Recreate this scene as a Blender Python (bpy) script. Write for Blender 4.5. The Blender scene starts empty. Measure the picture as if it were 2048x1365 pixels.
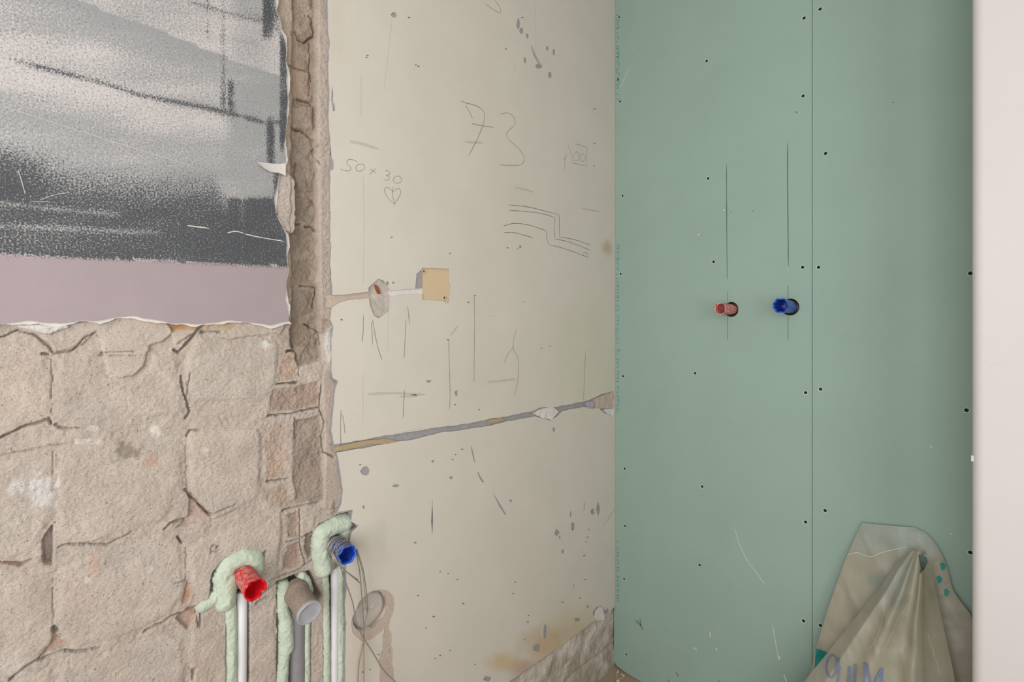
import bpy, math, random
import numpy as np
from mathutils import Vector
from mathutils.geometry import delaunay_2d_cdt

# ---------------------------------------------------------------- camera, world, lights, exposure
SC = bpy.context.scene
COL = SC.collection
CAM = np.array([0.9825, -1.4517, 1.224])
_n = math.hypot(1026, 1000)
FW = np.array([-1026/_n, 1000/_n, 0.0])
RT = np.array([1000/_n, 1026/_n, 0.0])
cam = bpy.data.cameras.new('camera')
cam.sensor_width = 36.0
cam.lens = 36.0*1000/2048
cam.shift_y = -60.5/2048
cam.clip_start = 0.01
camo = bpy.data.objects.new('camera', cam)
COL.objects.link(camo)
camo.location = CAM
camo.rotation_euler = (math.pi/2, 0, math.atan2(1026, 1000))
SC.camera = camo

w = bpy.data.worlds.new('world'); SC.world = w; w.use_nodes = True
w.node_tree.nodes['Background'].inputs[0].default_value = (0.86, 0.93, 1.0, 1)
w.node_tree.nodes['Background'].inputs[1].default_value = 0.6

def area(name, loc, rot, sx, sy, power, col):
    l = bpy.data.lights.new(name, 'AREA'); l.shape = 'RECTANGLE'; l.size = sx; l.size_y = sy
    l.energy = power; l.color = col
    o = bpy.data.objects.new(name, l); COL.objects.link(o); o.location = loc; o.rotation_euler = rot
area('window_daylight', (1.12, -2.40, 1.32), (math.pi/2, 0, 0), 1.4, 1.5, 34, (0.98, 0.99, 1.0))
area('side_window_daylight', (2.22, -1.75, 1.35), (0, math.pi/2, 0), 1.5, 1.1, 22, (0.98, 0.99, 1.0))
vs = SC.view_settings
vs.view_transform = 'Standard'; vs.look = 'None'; vs.gamma = 1.0; vs.use_curve_mapping = False
vs.exposure = 0.13

# ---------------------------------------------------------------- helpers
rng = random.Random(7)
def ray(px, py): return FW + (px-1024)/1000*RT + np.array([0, 0, (622-py)/1000])
def LW(px, py, X=0.0):
    d = ray(px, py); t = (X-CAM[0])/d[0]; p = CAM+t*d; return (p[1], p[2])
def GW(px, py, Y=0.0):
    d = ray(px, py); t = (Y-CAM[1])/d[1]; p = CAM+t*d; return (p[0], p[2])
def lp(pts, X=0.0): return [LW(a, b, X) for a, b in pts]
def gp(pts, Y=0.0): return [GW(a, b, Y) for a, b in pts]
def wall_to_px(y, z, X=0.0):
    vx, vy, vz = X-CAM[0], y-CAM[1], z-CAM[2]
    dep = vx*FW[0]+vy*FW[1]; r = vx*RT[0]+vy*RT[1]
    return 1024+1000*r/dep, 622-1000*vz/dep

GAIN = 0.80
def S(r, g, b, gain=None):
    k = GAIN if gain is None else gain
    f = lambda c: ((c/255)/12.92 if c/255 <= 0.04045 else ((c/255+0.055)/1.055)**2.4)*k
    return (f(r), f(g), f(b))

def vnoise(a, b, scale, seed):
    a = np.asarray(a)*scale + seed*17.13; b = np.asarray(b)*scale + seed*5.71
    ia = np.floor(a).astype(np.int64); ib = np.floor(b).astype(np.int64)
    fa = a-ia; fb = b-ib
    fa = fa*fa*(3-2*fa); fb = fb*fb*(3-2*fb)
    def h(i, j):
        n = (i*374761393 + j*668265263 + seed*974634) & 0xffffffff
        n = ((n ^ (n >> 13))*1274126177) & 0xffffffff
        return ((n ^ (n >> 16)) & 0xffff)/65535.0
    return (h(ia, ib)*(1-fa)+h(ia+1, ib)*fa)*(1-fb)+(h(ia, ib+1)*(1-fa)+h(ia+1, ib+1)*fa)*fb
def fbm(a, b, scale, seed, octv=4):
    s = 0; amp = 0.5; tot = 0
    for k in range(octv):
        s = s+amp*vnoise(a, b, scale*2**k, seed+k); tot += amp; amp *= 0.55
    return s/tot-0.5
def sstep(x, a, b):
    t = np.clip((x-a)/(b-a), 0, 1); return t*t*(3-2*t)
def inpoly(A, B, poly):
    A = np.asarray(A); B = np.asarray(B); r = np.zeros(A.shape, bool)
    n = len(poly)
    for i in range(n):
        x1, y1 = poly[i]; x2, y2 = poly[(i+1) % n]
        if y1 == y2: continue
        c = ((y1 > B) != (y2 > B)) & (A < (x2-x1)*(B-y1)/(y2-y1)+x1)
        r ^= c
    return r
def dline(A, B, pts, closed=False):
    d = np.full(np.shape(A), 1e9)
    n = len(pts)
    for i in range(n if closed else n-1):
        x1, y1 = pts[i]; x2, y2 = pts[(i+1) % n]
        dx, dy = x2-x1, y2-y1
        t = np.clip(((A-x1)*dx+(B-y1)*dy)/(dx*dx+dy*dy+1e-18), 0, 1)
        d = np.minimum(d, np.hypot(A-x1-t*dx, B-y1-t*dy))
    return d
def sdpoly(A, B, poly):
    d = dline(A, B, poly, True)
    return np.where(inpoly(A, B, poly), d, -d)

def link(name, me, m=None, parent=None):
    o = bpy.data.objects.new(name, me); COL.objects.link(o)
    if m is not None: me.materials.append(m)
    if parent is not None: o.parent = parent
    return o
def tag(o, label=None, cat=None, group=None, kind=None):
    if label: o['label'] = label
    if cat: o['category'] = cat
    if group: o['group'] = group
    if kind: o['kind'] = kind
    return o
def empty(name, loc=(0, 0, 0)):
    o = bpy.data.objects.new(name, None); COL.objects.link(o); o.location = loc; o.empty_display_size = 0.02
    return o
def mesh_np(name, V, F, smooth=True, nsm=None):
    V = np.asarray(V, np.float32); F = np.asarray(F, np.int32)
    k = F.shape[1]
    me = bpy.data.meshes.new(name)
    me.vertices.add(len(V)); me.vertices.foreach_set('co', V.ravel())
    me.loops.add(F.size); me.loops.foreach_set('vertex_index', F.ravel())
    me.polygons.add(len(F))
    me.polygons.foreach_set('loop_start', np.arange(0, F.size, k, dtype=np.int32))
    sm = np.zeros(len(F), bool); sm[:(len(F) if nsm is None else nsm)] = smooth
    me.polygons.foreach_set('use_smooth', sm)
    me.update(calc_edges=True); me.validate()
    return me
def set_col(me, cols, name='Col'):
    at = me.attributes.new(name, 'FLOAT_COLOR', 'POINT')
    c = np.ones((len(me.vertices), 4), np.float32); c[:, :3] = np.asarray(cols)[:len(c)]
    at.data.foreach_set('color', c.ravel())
def set_f(me, vals, name):
    at = me.attributes.new(name, 'FLOAT', 'POINT')
    at.data.foreach_set('value', np.asarray(vals, np.float32))
def skirt(V, F, axis, depth):
    """close the back of an open sheet: side faces down to coordinate `depth` on `axis`"""
    k = F.shape[1]
    E = np.concatenate([F[:, [i, (i+1) % k]] for i in range(k)])
    key = np.sort(E, 1); key = key[:, 0].astype(np.int64)*(len(V)+1)+key[:, 1]
    u, idx, cnt = np.unique(key, return_index=True, return_counts=True)
    B = E[idx[cnt == 1]]
    vs_ = np.unique(B); m = np.zeros(len(V), np.int64); m[vs_] = np.arange(len(vs_))+2*len(V)
    V2 = V[vs_].copy()
    top = V[vs_].copy()
    V2[:, axis] = depth
    base = len(V)
    m_top = np.zeros(len(V), np.int64); m_top[vs_] = base+np.arange(len(vs_))
    m_bot = m_top+len(vs_)
    Q = np.stack([B[:, 1], B[:, 0], m_bot[B[:, 0]]-len(vs_)*0, m_bot[B[:, 1]]], 1)
    Q[:, 0] = m_top[B[:, 1]]; Q[:, 1] = m_top[B[:, 0]]
    if k == 3:
        Q = np.concatenate([Q[:, [0, 1, 2]], Q[:, [0, 2, 3]]])
    return np.concatenate([V, top, V2]), np.concatenate([F, Q]), vs_

# ---- procedural materials
def mat(name, col=(0.5, 0.5, 0.5), attr=None, rough=0.85, grain=None, bump=None, speck=None, spec=0.3, metal=0.0, blotch=None, extra=None):
    m = bpy.data.materials.new(name); m.use_nodes = True
    nt = m.node_tree; N = nt.nodes; K = nt.links
    b = N['Principled BSDF']
    b.inputs['Roughness'].default_value = rough
    b.inputs['Specular IOR Level'].default_value = spec
    b.inputs['Metallic'].default_value = metal
    geo = N.new('ShaderNodeNewGeometry')
    if attr:
        a = N.new('ShaderNodeAttribute'); a.attribute_name = attr; c = a.outputs['Color']
    else:
        a = N.new('ShaderNodeRGB'); a.outputs[0].default_value = (*col, 1); c = a.outputs[0]
    def noise(scale, detail=3, rgh=0.6):
        n = N.new('ShaderNodeTexNoise'); n.inputs['Scale'].default_value = scale
        n.inputs['Detail'].default_value = detail; n.inputs['Roughness'].default_value = rgh
        K.new(geo.outputs['Position'], n.inputs['Vector']); return n.outputs['Fac']
    def rampmul(fac, lo, hi, a0=0.3, a1=0.7):
        r = N.new('ShaderNodeMapRange'); K.new(fac, r.inputs[0])
        r.inputs[1].default_value = a0; r.inputs[2].default_value = a1
        r.inputs[3].default_value = lo; r.inputs[4].default_value = hi
        return r.outputs[0]
    def mulc(c, f):
        x = N.new('ShaderNodeVectorMath'); x.operation = 'SCALE'
        K.new(c, x.inputs[0]); K.new(f, x.inputs['Scale']); return x.outputs[0]
    if blotch:
        c = mulc(c, rampmul(noise(blotch[0], 4), 1-blotch[1], 1+blotch[1]))
    if grain:
        c = mulc(c, rampmul(noise(grain[0], 4, 0.7), 1-grain[1], 1+grain[1]))
    if speck:   # (scale, threshold, width, colour)
        f = rampmul(noise(speck[0], 3, 0.65), 0, 1, speck[1], speck[1]+speck[2])
        x = N.new('ShaderNodeMix'); x.data_type = 'RGBA'
        K.new(f, x.inputs[0]); K.new(c, x.inputs[6]); x.inputs[7].default_value = (*speck[3], 1)
        c = x.outputs[2]
    if extra: c = extra(N, K, geo, c, noise, rampmul)
    K.new(c, b.inputs['Base Color'])
    if bump:
        bn = N.new('ShaderNodeBump'); bn.inputs['Strength'].default_value = bump[1]
        bn.inputs['Distance'].default_value = bump[2]
        K.new(noise(bump[0], 5, 0.7), bn.inputs['Height']); K.new(bn.outputs[0], b.inputs['Normal'])
    return m

# ---- generic shapes
def roughen(poly, step, amp, seed, closed=True):
    out = []; n = len(poly)
    for i in range(n if closed else n-1):
        a = poly[i]; b = poly[(i+1) % n]
        L = math.hypot(b[0]-a[0], b[1]-a[1]); k = max(1, int(L/step))
        for j in range(k):
            t = j/k; out.append((a[0]+(b[0]-a[0])*t, a[1]+(b[1]-a[1])*t))
    A = np.array(out)
    s = np.arange(len(A))*step
    A[:, 0] += amp*2*fbm(A[:, 0], A[:, 1]+seed, 0.35/step, seed, 3)
    A[:, 1] += amp*2*fbm(A[:, 0]+seed, A[:, 1], 0.35/step, seed+9, 3)
    return [tuple(p) for p in A]
def circle(c, r, n=20, amp=0.0, seed=1, sx=1.0):
    R_ = random.Random(seed)
    return [(c[0]+sx*r*(1+amp*(R_.random()*2-1))*math.cos(2*math.pi*i/n), c[1]+r*(1+amp*(R_.random()*2-1))*math.sin(2*math.pi*i/n)) for i in range(n)]
def cdt(outer, holes=(), pts=None):
    vs2 = []; es = []
    for lp_ in [outer]+list(holes):
        s = len(vs2); n = len(lp_)
        vs2 += [Vector((float(a), float(b))) for a, b in lp_]
        es += [(s+i, s+(i+1) % n) for i in range(n)]
    if pts is not None: vs2 += [Vector((float(a), float(b))) for a, b in pts]
    ov, oe, of, _, _, _ = delaunay_2d_cdt(vs2, es, [], 0, 1e-6)
    V = np.array([(v.x, v.y) for v in ov]); T = np.array([f for f in of if len(f) == 3], np.int64)
    c = V[T].mean(1)
    keep = inpoly(c[:, 0], c[:, 1], outer)
    for h in holes: keep &= ~inpoly(c[:, 0], c[:, 1], h)
    T = T[keep]
    u, inv = np.unique(T, return_inverse=True)
    return V[u], inv.reshape(T.shape)
def left_sheet(name, outer, x0, x1, m, parent, holes=(), pts=None, hf=None):
    """flat piece on the left wall, front at x0, sides back to x1; returns object and its (y,z) vertices"""
    V, T = cdt(outer, holes, pts)
    h = np.full(len(V), x0) if hf is None else x0+hf(V[:, 0], V[:, 1])
    P = np.stack([h, V[:, 0], V[:, 1]], 1)
    # counter-clockwise in (y,z) faces +x
    P2, F2, bd = skirt(P, T, 0, x1)
    me = mesh_np(name, P2, F2, smooth=hf is not None, nsm=len(T))
    o = link(name, me, m, parent)
    return o, P2
def back_sheet(name, outer, y0, y1, m, parent, holes=(), pts=None):
    V, T = cdt(outer, holes, pts)
    P = np.stack([V[:, 0], np.full(len(V), y0), V[:, 1]], 1)
    P2, F2, bd = skirt(P, T, 1, y1)
    o = link(name, mesh_np(name, P2, F2, smooth=False), m, parent)
    return o, P2
def ribbon(polys, width, place, name, m, parent, taper=True):
    """thin drawn strokes: polys of (a,b); place(a,b)->xyz"""
    V = []; F = []
    for pl, wd in ((p, width) if not isinstance(p, tuple) else p for p in polys):
        n = len(pl)
        if n < 2: continue
        s = len(V)
        for i, (a, b) in enumerate(pl):
            p0 = pl[max(0, i-1)]; p1 = pl[min(n-1, i+1)]
            dx, dy = p1[0]-p0[0], p1[1]-p0[1]; L = math.hypot(dx, dy) or 1
            hw = wd/2*(0.55 if taper and i in (0, n-1) else 1)*(0.75+0.5*rng.random())
            V.append(place(a-dy/L*hw, b+dx/L*hw)); V.append(place(a+dy/L*hw, b-dx/L*hw))
        for i in range(n-1):
            k = s+2*i; F.append((k, k+1, k+3, k+2))
    me = mesh_np(name, V, F, smooth=False)
    return link(name, me, m, parent)
def smooth_poly(pts, k=6):
    """Catmull-Rom through the points"""
    P = [np.array(p, float) for p in pts]; P = [2*P[0]-P[1]]+P+[2*P[-1]-P[-2]]
    out = []
    for i in range(1, len(P)-2):
        for j in range(k):
            t = j/k
            out.append(0.5*((2*P[i])+(-P[i-1]+P[i+1])*t+(2*P[i-1]-5*P[i]+4*P[i+1]-P[i+2])*t*t+(-P[i-1]+3*P[i]-3*P[i+1]+P[i+2])*t**3))
    out.append(P[-2]); return [tuple(p) for p in out]
def tube(name, pts, r, m, parent=None, seg=10, caps=True):
    P = np.array(pts, float); n = len(P)
    T = np.gradient(P, axis=0); T /= np.linalg.norm(T, axis=1)[:, None]+1e-12
    up = np.array([0.13, 0.21, 0.97]);
    if abs(T[0] @ up) > 0.9: up = np.array([1.0, 0.1, 0.05])
    V = []; rr = r if hasattr(r, '__len__') else [r]*n
    u = np.cross(T[0], up); u /= np.linalg.norm(u)
    for i in range(n):
        u = u-T[i]*(u @ T[i]); u /= np.linalg.norm(u); v = np.cross(T[i], u)
        for j in range(seg):
            a = 2*math.pi*j/seg
            V.append(P[i]+rr[i]*(math.cos(a)*u+math.sin(a)*v))
    F = [(i*seg+j, i*seg+(j+1) % seg, (i+1)*seg+(j+1) % seg, (i+1)*seg+j) for i in range(n-1) for j in range(seg)]
    if caps:
        for e in (0, n-1):
            V.append(P[e]); c = len(V)-1
            for j in range(0, seg, 1):
                q = (c, e*seg+j, e*seg+(j+1) % seg)
                F.append((*q, q[0]) if False else (q[0], q[1], q[2], q[2]))
    # degenerate quads -> use from_pydata
    me = bpy.data.meshes.new(name)
    me.from_pydata([tuple(v) for v in V], [], [f if f[2] != f[3] else f[:3] for f in F])
    me.polygons.foreach_set('use_smooth', [True]*len(me.polygons)); me.update()
    return link(name, me, m, parent)
def revolve(name, prof, base, axis, m, parent=None, seg=32, jit=None, closed=False):
    """prof: (along, radius) list revolved about `axis` from `base`; jit(k, ang)->(dalong, dr)"""
    ax = np.array(axis, float); ax /= np.linalg.norm(ax)
    up = np.array([0, 0, 1.0]); u = np.cross(up, ax); u /= np.linalg.norm(u); v = np.cross(ax, u)
    V = []; F = []
    for k, (t, r) in enumerate(prof):
        for j in range(seg):
            a = 2*math.pi*j/seg; dt = dr = 0
            if jit: dt, dr = jit(k, a)
            V.append(tuple(np.array(base)+ax*(t+dt)+(r+dr)*(math.cos(a)*u+math.sin(a)*v)))
    for k in range(len(prof)-1):
        for j in range(seg):
            F.append((k*seg+j, k*seg+(j+1) % seg, (k+1)*seg+(j+1) % seg, (k+1)*seg+j))
    me = bpy.data.meshes.new(name); me.from_pydata(V, [], F)
    me.polygons.foreach_set('use_smooth', [True]*len(F)); me.update()
    return link(name, me, m, parent)
def box(name, lo, hi, m, parent=None, bevel=0.0):
    import bmesh
    bm = bmesh.new(); bmesh.ops.create_cube(bm, size=1)
    for v in bm.verts:
        for i in range(3): v.co[i] = lo[i] if v.co[i] < 0 else hi[i]
    if bevel: bmesh.ops.bevel(bm, geom=list(bm.edges), offset=bevel, segments=7, profile=0.5, affect='EDGES')
    me = bpy.data.meshes.new(name); bm.to_mesh(me); bm.free()
    return link(name, me, m, parent)

# ---------------------------------------------------------------- materials
M = {}
M['masonry'] = mat('masonry', attr='Col', rough=0.95, grain=(520, 0.24), blotch=(30, 0.08), bump=(520, 0.9, 0.0020), speck=(300, 0.635, 0.05, S(128, 110, 98)), spec=0.1)
M['beige'] = mat('beige_paint', attr='Col', rough=0.55, grain=(260, 0.02), blotch=(7, 0.03), bump=(60, 0.12, 0.0008), spec=0.35)
M['under'] = mat('lilac_undercoat', S(160, 154, 153), rough=0.8, grain=(300, 0.14), bump=(300, 0.4, 0.001))
M['tan'] = mat('old_tan_paint', S(212, 186, 150), rough=0.7, grain=(200, 0.05), bump=(220, 0.3, 0.0006))
M['ochre'] = mat('old_ochre_paint', S(178, 155, 118), rough=0.8, grain=(300, 0.15), bump=(300, 0.4, 0.001))
M['filler'] = mat('filler', S(196, 184, 172), rough=0.9, grain=(400, 0.13), blotch=(60, 0.08), bump=(220, 0.7, 0.003), speck=(300, 0.68, 0.04, S(110, 98, 88)))
M['whitefill'] = mat('white_filler', S(222, 214, 206), rough=0.85, grain=(300, 0.08), bump=(150, 0.5, 0.002))
M['brownfill'] = mat('brown_plaster', S(196, 177, 161), rough=0.95, grain=(350, 0.16), bump=(250, 0.7, 0.002))
M['lilac'] = mat('lilac_paint', S(172, 166, 172), rough=0.75, grain=(300, 0.06))
M['concrete'] = mat('bare_concrete', attr='Col', rough=0.95, grain=(330, 0.16), blotch=(28, 0.14), bump=(200, 0.5, 0.002), speck=(200, 0.64, 0.06, S(95, 84, 74)))
M['pencil'] = mat('pencil', S(138, 130, 121), rough=0.7)
M['pencil_dark'] = mat('pencil_dark', S(112, 105, 97), rough=0.7)
M['smudge'] = mat('smudge', S(194, 185, 170), rough=0.7)
M['stroke_green'] = mat('pencil_on_board', S(74, 92, 82), rough=0.8)
M['print_blue'] = mat('board_print', S(104, 140, 140), rough=0.8)
M['chalk'] = mat('chalk_scuff', S(205, 212, 204), rough=0.9)
M['darkscuff'] = mat('dark_scuff', S(95, 108, 98), rough=0.9)
M['board'] = mat('green_board', S(150, 172, 159), rough=0.75, grain=(420, 0.025), blotch=(5, 0.03), bump=(500, 0.15, 0.0004), spec=0.2)
M['core'] = mat('board_core', S(205, 205, 195), rough=0.9)
M['screw'] = mat('black_screw', S(26, 28, 28), rough=0.5, metal=0.4)
M['white'] = mat('white_plaster', S(212, 204, 201), rough=0.6, grain=(150, 0.012), blotch=(4, 0.015), bump=(40, 0.06, 0.001))
M['room'] = mat('room_plaster', S(212, 209, 205), rough=0.85, blotch=(3, 0.03))
M['floor'] = mat('floor_screed', S(166, 148, 128), rough=0.95, grain=(120, 0.15), blotch=(12, 0.1), bump=(90, 0.6, 0.003))
M['red'] = mat('red_plug', S(212, 48, 54), rough=0.45, grain=(300, 0.12), speck=(140, 0.42, 0.22, S(206, 150, 138)), bump=(200, 0.3, 0.0008))
M['red_in'] = mat('red_plug_inside', S(214, 22, 32), rough=0.35)
M['blue'] = mat('blue_plug', S(28, 78, 178), rough=0.4, grain=(300, 0.1), speck=(160, 0.44, 0.08, S(136, 128, 126)), bump=(200, 0.3, 0.0008))
M['red_dusty'] = mat('chalky_red_plug', S(206, 44, 54), rough=0.5, speck=(260, 0.47, 0.08, S(222, 190, 182)), bump=(300, 0.5, 0.001))
M['blue_clean'] = mat('clean_blue_plug', S(36, 84, 160), rough=0.35, speck=(220, 0.58, 0.08, S(150, 170, 186)))
M['blue_in'] = mat('blue_plug_inside', S(24, 58, 158), rough=0.4, speck=(260, 0.56, 0.1, S(96, 92, 110)))
M['blue_rim'] = mat('blue_plug_rim', S(26, 84, 196), rough=0.35)
M['pipe_white'] = mat('white_pipe', S(226, 222, 222), rough=0.45, grain=(60, 0.02))
M['pipe_grey'] = mat('grey_pipe', S(142, 136, 138), rough=0.5, grain=(80, 0.04), blotch=(30, 0.06))
M['pipe_dusty'] = mat('dusty_pipe', S(140, 126, 116), rough=0.8, grain=(500, 0.15), speck=(380, 0.46, 0.14, S(166, 146, 126)), bump=(400, 0.5, 0.001))
M['cap_grey'] = mat('cap_grey', S(176, 172, 176), rough=0.6, grain=(300, 0.05), blotch=(60, 0.06), bump=(300, 0.25, 0.0008))
M['foam'] = mat('green_foam', S(206, 215, 193), rough=0.65, grain=(160, 0.06), blotch=(35, 0.08), bump=(140, 0.9, 0.004), speck=(55, 0.60, 0.16, S(192, 204, 180)))
M['brass'] = mat('brass', S(176, 140, 90), rough=0.3, metal=0.9)
M['steel'] = mat('galvanised_wire', S(176, 168, 156), rough=0.35, metal=0.6)
M['dark'] = mat('cavity', S(60, 54, 48), rough=0.95, grain=(200, 0.2))
M['chip'] = mat('rubble', S(206, 176, 150), rough=0.95, grain=(300, 0.15))

def paint_extra(N, K, geo, c, noise, rampmul):
    def attr(n):
        a = N.new('ShaderNodeAttribute'); a.attribute_name = n; return a.outputs['Fac']
    def thr(dens, nz, k, w):
        s = N.new('ShaderNodeMath'); s.operation = 'SUBTRACT'; K.new(nz, s.inputs[0]); s.inputs[1].default_value = 0.5
        m_ = N.new('ShaderNodeMath'); m_.operation = 'MULTIPLY_ADD'; K.new(s.outputs[0], m_.inputs[0]); m_.inputs[1].default_value = k; K.new(dens, m_.inputs[2])
        return rampmul(m_.outputs[0], 0, 1, 0.5-w, 0.5+w)
    def mix(f, a, col):
        x = N.new('ShaderNodeMix'); x.data_type = 'RGBA'; K.new(f, x.inputs[0]); K.new(a, x.inputs[6]); x.inputs[7].default_value = (*col, 1); return x.outputs[2]
    nz = noise(400, 4, 0.75); nz2 = noise(340, 4, 0.8)
    c = mix(thr(attr('gry'), nz2, 3.6, 0.30), c, S(156, 155, 153))
    c = mix(thr(attr('blk'), nz, 4.6, 0.26), c, S(78, 79, 81))
    return c
M['paint'] = mat('rollered_paint', attr='Col', rough=0.75, blotch=(14, 0.03), grain=(300, 0.03), bump=(260, 0.25, 0.0008), extra=paint_extra, spec=0.2)

def sack_mat():
    m = bpy.data.materials.new('sack_plastic'); m.use_nodes = True
    nt = m.node_tree; N = nt.nodes; K = nt.links; b = N['Principled BSDF']; out = N['Material Output']
    a = N.new('ShaderNodeAttribute'); a.attribute_name = 'Col'
    geo = N.new('ShaderNodeNewGeometry')
    n = N.new('ShaderNodeTexNoise'); n.inputs['Scale'].default_value = 30; n.inputs['Detail'].default_value = 5
    K.new(geo.outputs['Position'], n.inputs['Vector'])
    r = N.new('ShaderNodeMapRange'); K.new(n.outputs['Fac'], r.inputs[0]); r.inputs[1].default_value = 0.3; r.inputs[2].default_value = 0.7; r.inputs[3].default_value = 0.93; r.inputs[4].default_value = 1.07
    s = N.new('ShaderNodeVectorMath'); s.operation = 'SCALE'; K.new(a.outputs['Color'], s.inputs[0]); K.new(r.outputs[0], s.inputs['Scale'])
    K.new(s.outputs[0], b.inputs['Base Color']); b.inputs['Roughness'].default_value = 0.45
    n2 = N.new('ShaderNodeTexNoise'); n2.inputs['Scale'].default_value = 70; n2.inputs['Detail'].default_value = 6
    K.new(geo.outputs['Position'], n2.inputs['Vector'])
    bn = N.new('ShaderNodeBump'); bn.inputs['Strength'].default_value = 0.35; bn.inputs['Distance'].default_value = 0.003
    K.new(n2.outputs['Fac'], bn.inputs['Height']); K.new(bn.outputs[0], b.inputs['Normal'])
    tl = N.new('ShaderNodeBsdfTranslucent'); K.new(s.outputs[0], tl.inputs[0])
    tp = N.new('ShaderNodeBsdfTransparent')
    m1 = N.new('ShaderNodeMixShader'); m1.inputs[0].default_value = 0.22; K.new(b.outputs[0], m1.inputs[1]); K.new(tl.outputs[0], m1.inputs[2])
    m2 = N.new('ShaderNodeMixShader'); m2.inputs[0].default_value = 0.10; K.new(m1.outputs[0], m2.inputs[1]); K.new(tp.outputs[0], m2.inputs[2])
    K.new(m2.outputs[0], out.inputs[0])
    return m
M['sack'] = sack_mat()
M['teal'] = mat('teal_print', S(40, 140, 132), rough=0.5)
M['ink'] = mat('blue_print', S(118, 126, 148), rough=0.6, grain=(120, 0.12))

# ---------------------------------------------------------------- room shell
XR, YF, ZC = 2.30, -2.45, 2.60
PX0, PX1, PYE = 0.9166, 1.10, -0.25           # partition: faces and end
def struct(o): o['kind'] = 'structure'; return o
struct(box('floor', (-0.25, YF-0.2, -0.12), (XR+0.2, 0.2, 0.0), M['floor']))
struct(box('ceiling', (-0.25, YF-0.2, ZC), (XR+0.2, 0.2, ZC+0.12), M['room']))
# far wall with a window opening (behind the viewer)
wf = struct(box('wall_front', (-0.25, YF-0.2, 0), (0.40, YF, ZC), M['room']))
box('wall_piece', (1.85, YF-0.2, 0), (XR+0.2, YF, ZC), M['room'], wf)
box('sill_wall', (0.40, YF-0.2, 0), (1.85, YF, 0.55), M['room'], wf)
box('lintel', (0.40, YF-0.2, 2.35), (1.85, YF, ZC), M['room'], wf)
wr = struct(box('wall_side', (XR, YF, 0), (XR+0.2, -2.35, ZC), M['room']))
box('wall_piece', (XR, -1.2, 0), (XR+0.2, 0.0, ZC), M['room'], wr)
box('sill_wall', (XR, -2.35, 0), (XR+0.2, -1.2, 0.55), M['room'], wr)
box('lintel', (XR, -2.35, 2.35), (XR+0.2, -1.2, ZC), M['room'], wr)
# white partition end beside the shower niche
wp = struct(box('wall_right', (PX0, PYE, 0), (PX1, -0.0005, ZC-0.0005), M['white'], None, 0.015))
wp.data.polygons.foreach_set('use_smooth', [p.area < 0.1 for p in wp.data.polygons])
def part_place(a, b): return (a, PYE-0.0003, b)
box('plaster_burr', (PX0-0.0015, PYE+0.007, 0.955), (PX0+0.004, PYE+0.02, 0.966), M['white'], wp, 0.0012)
ribbon([smooth_poly([(0.928, 1.138), (0.945, 1.134), (0.968, 1.131), (0.99, 1.132)], 5)], 0.0004, part_place, 'plaster_crack', M['core'], wp)

# ---------------------------------------------------------------- left wall: relief of bricks, mortar and chase
wl = struct(box('wall_left', (-0.25, YF, 0), (-0.055, 0.2, ZC), M['dark']))
XB = -0.012
def bl(pts): return lp(pts, XB)
bricks_px = [
 [(-170, 700), (-60, 690), (0, 680), (92, 694), (101, 720), (101, 834), (50, 846), (0, 868), (-150, 900)],
 [(110, 712), (150, 706), (190, 690), (210, 750), (270, 758), (292, 735), (305, 705), (345, 704), (360, 722), (358, 752), (366, 795), (371, 828), (300, 836), (200, 843), (116, 846), (110, 800)],
 [(374, 708), (400, 668), (440, 680), (545, 674), (560, 692), (552, 770), (530, 804), (402, 806), (388, 798), (370, 750)],
 [(-170, 975), (0, 928), (60, 905), (101, 905), (105, 1040), (85, 1073), (58, 1112), (0, 1119), (-160, 1170)],
 [(112, 905), (200, 885), (365, 872), (368, 984), (350, 1000), (330, 1046), (250, 1062), (200, 1086), (132, 1086), (112, 1065)],
 [(376, 872), (400, 864), (520, 850), (526, 880), (522, 985), (515, 1002), (430, 1042), (402, 1022), (380, 982)],
 [(-170, 1230), (0, 1142), (90, 1146), (104, 1150), (105, 1250), (95, 1285), (62, 1318), (0, 1342), (-160, 1440)],
 [(114, 1135), (215, 1100), (330, 1066), (362, 1086), (370, 1160), (372, 1188), (340, 1232), (298, 1256), (200, 1294), (142, 1297), (112, 1262)],
 [(374, 1092), (450, 1062), (545, 1018), (568, 1014), (566, 1070), (556, 1160), (536, 1178), (500, 1230), (440, 1220), (400, 1205), (380, 1180)],
 [(-160, 1490), (0, 1375), (70, 1345), (104, 1335), (104, 1560), (-100, 1680)],
 [(114, 1335), (200, 1312), (330, 1266), (368, 1274), (372, 1360), (372, 1500), (114, 1600)],
 [(380, 1268), (450, 1246), (555, 1205), (556, 1500), (380, 1560)],
]
small_px = [
 [(560, 706), (596, 703), (599, 762), (557, 766)],
 [(545, 776), (600, 770), (641, 763), (639, 812), (590, 822), (537, 829)],
 [(532, 848), (572, 842), (574, 900), (576, 956), (534, 962), (527, 905)],
 [(588, 838), (642, 830), (648, 905), (650, 1002), (592, 1014), (584, 960)],
 [(527, 978), (578, 964), (590, 1012), (560, 1018), (532, 1004)],
 [(574, 1028), (598, 1022), (600, 1076), (576, 1082)],
 [(574, 1092), (600, 1084), (606, 1132), (560, 1150)],
 [(610, 1028), (640, 1010), (668, 1000), (672, 1024), (640, 1040), (622, 1060)],
 [(610, 1070), (626, 1062), (640, 1108), (618, 1120), (608, 1100)],
]
yy = [-60, 66, 132, 202, 264, 326, 386, 452, 512, 574, 634, 704]
chase_px = []
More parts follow.
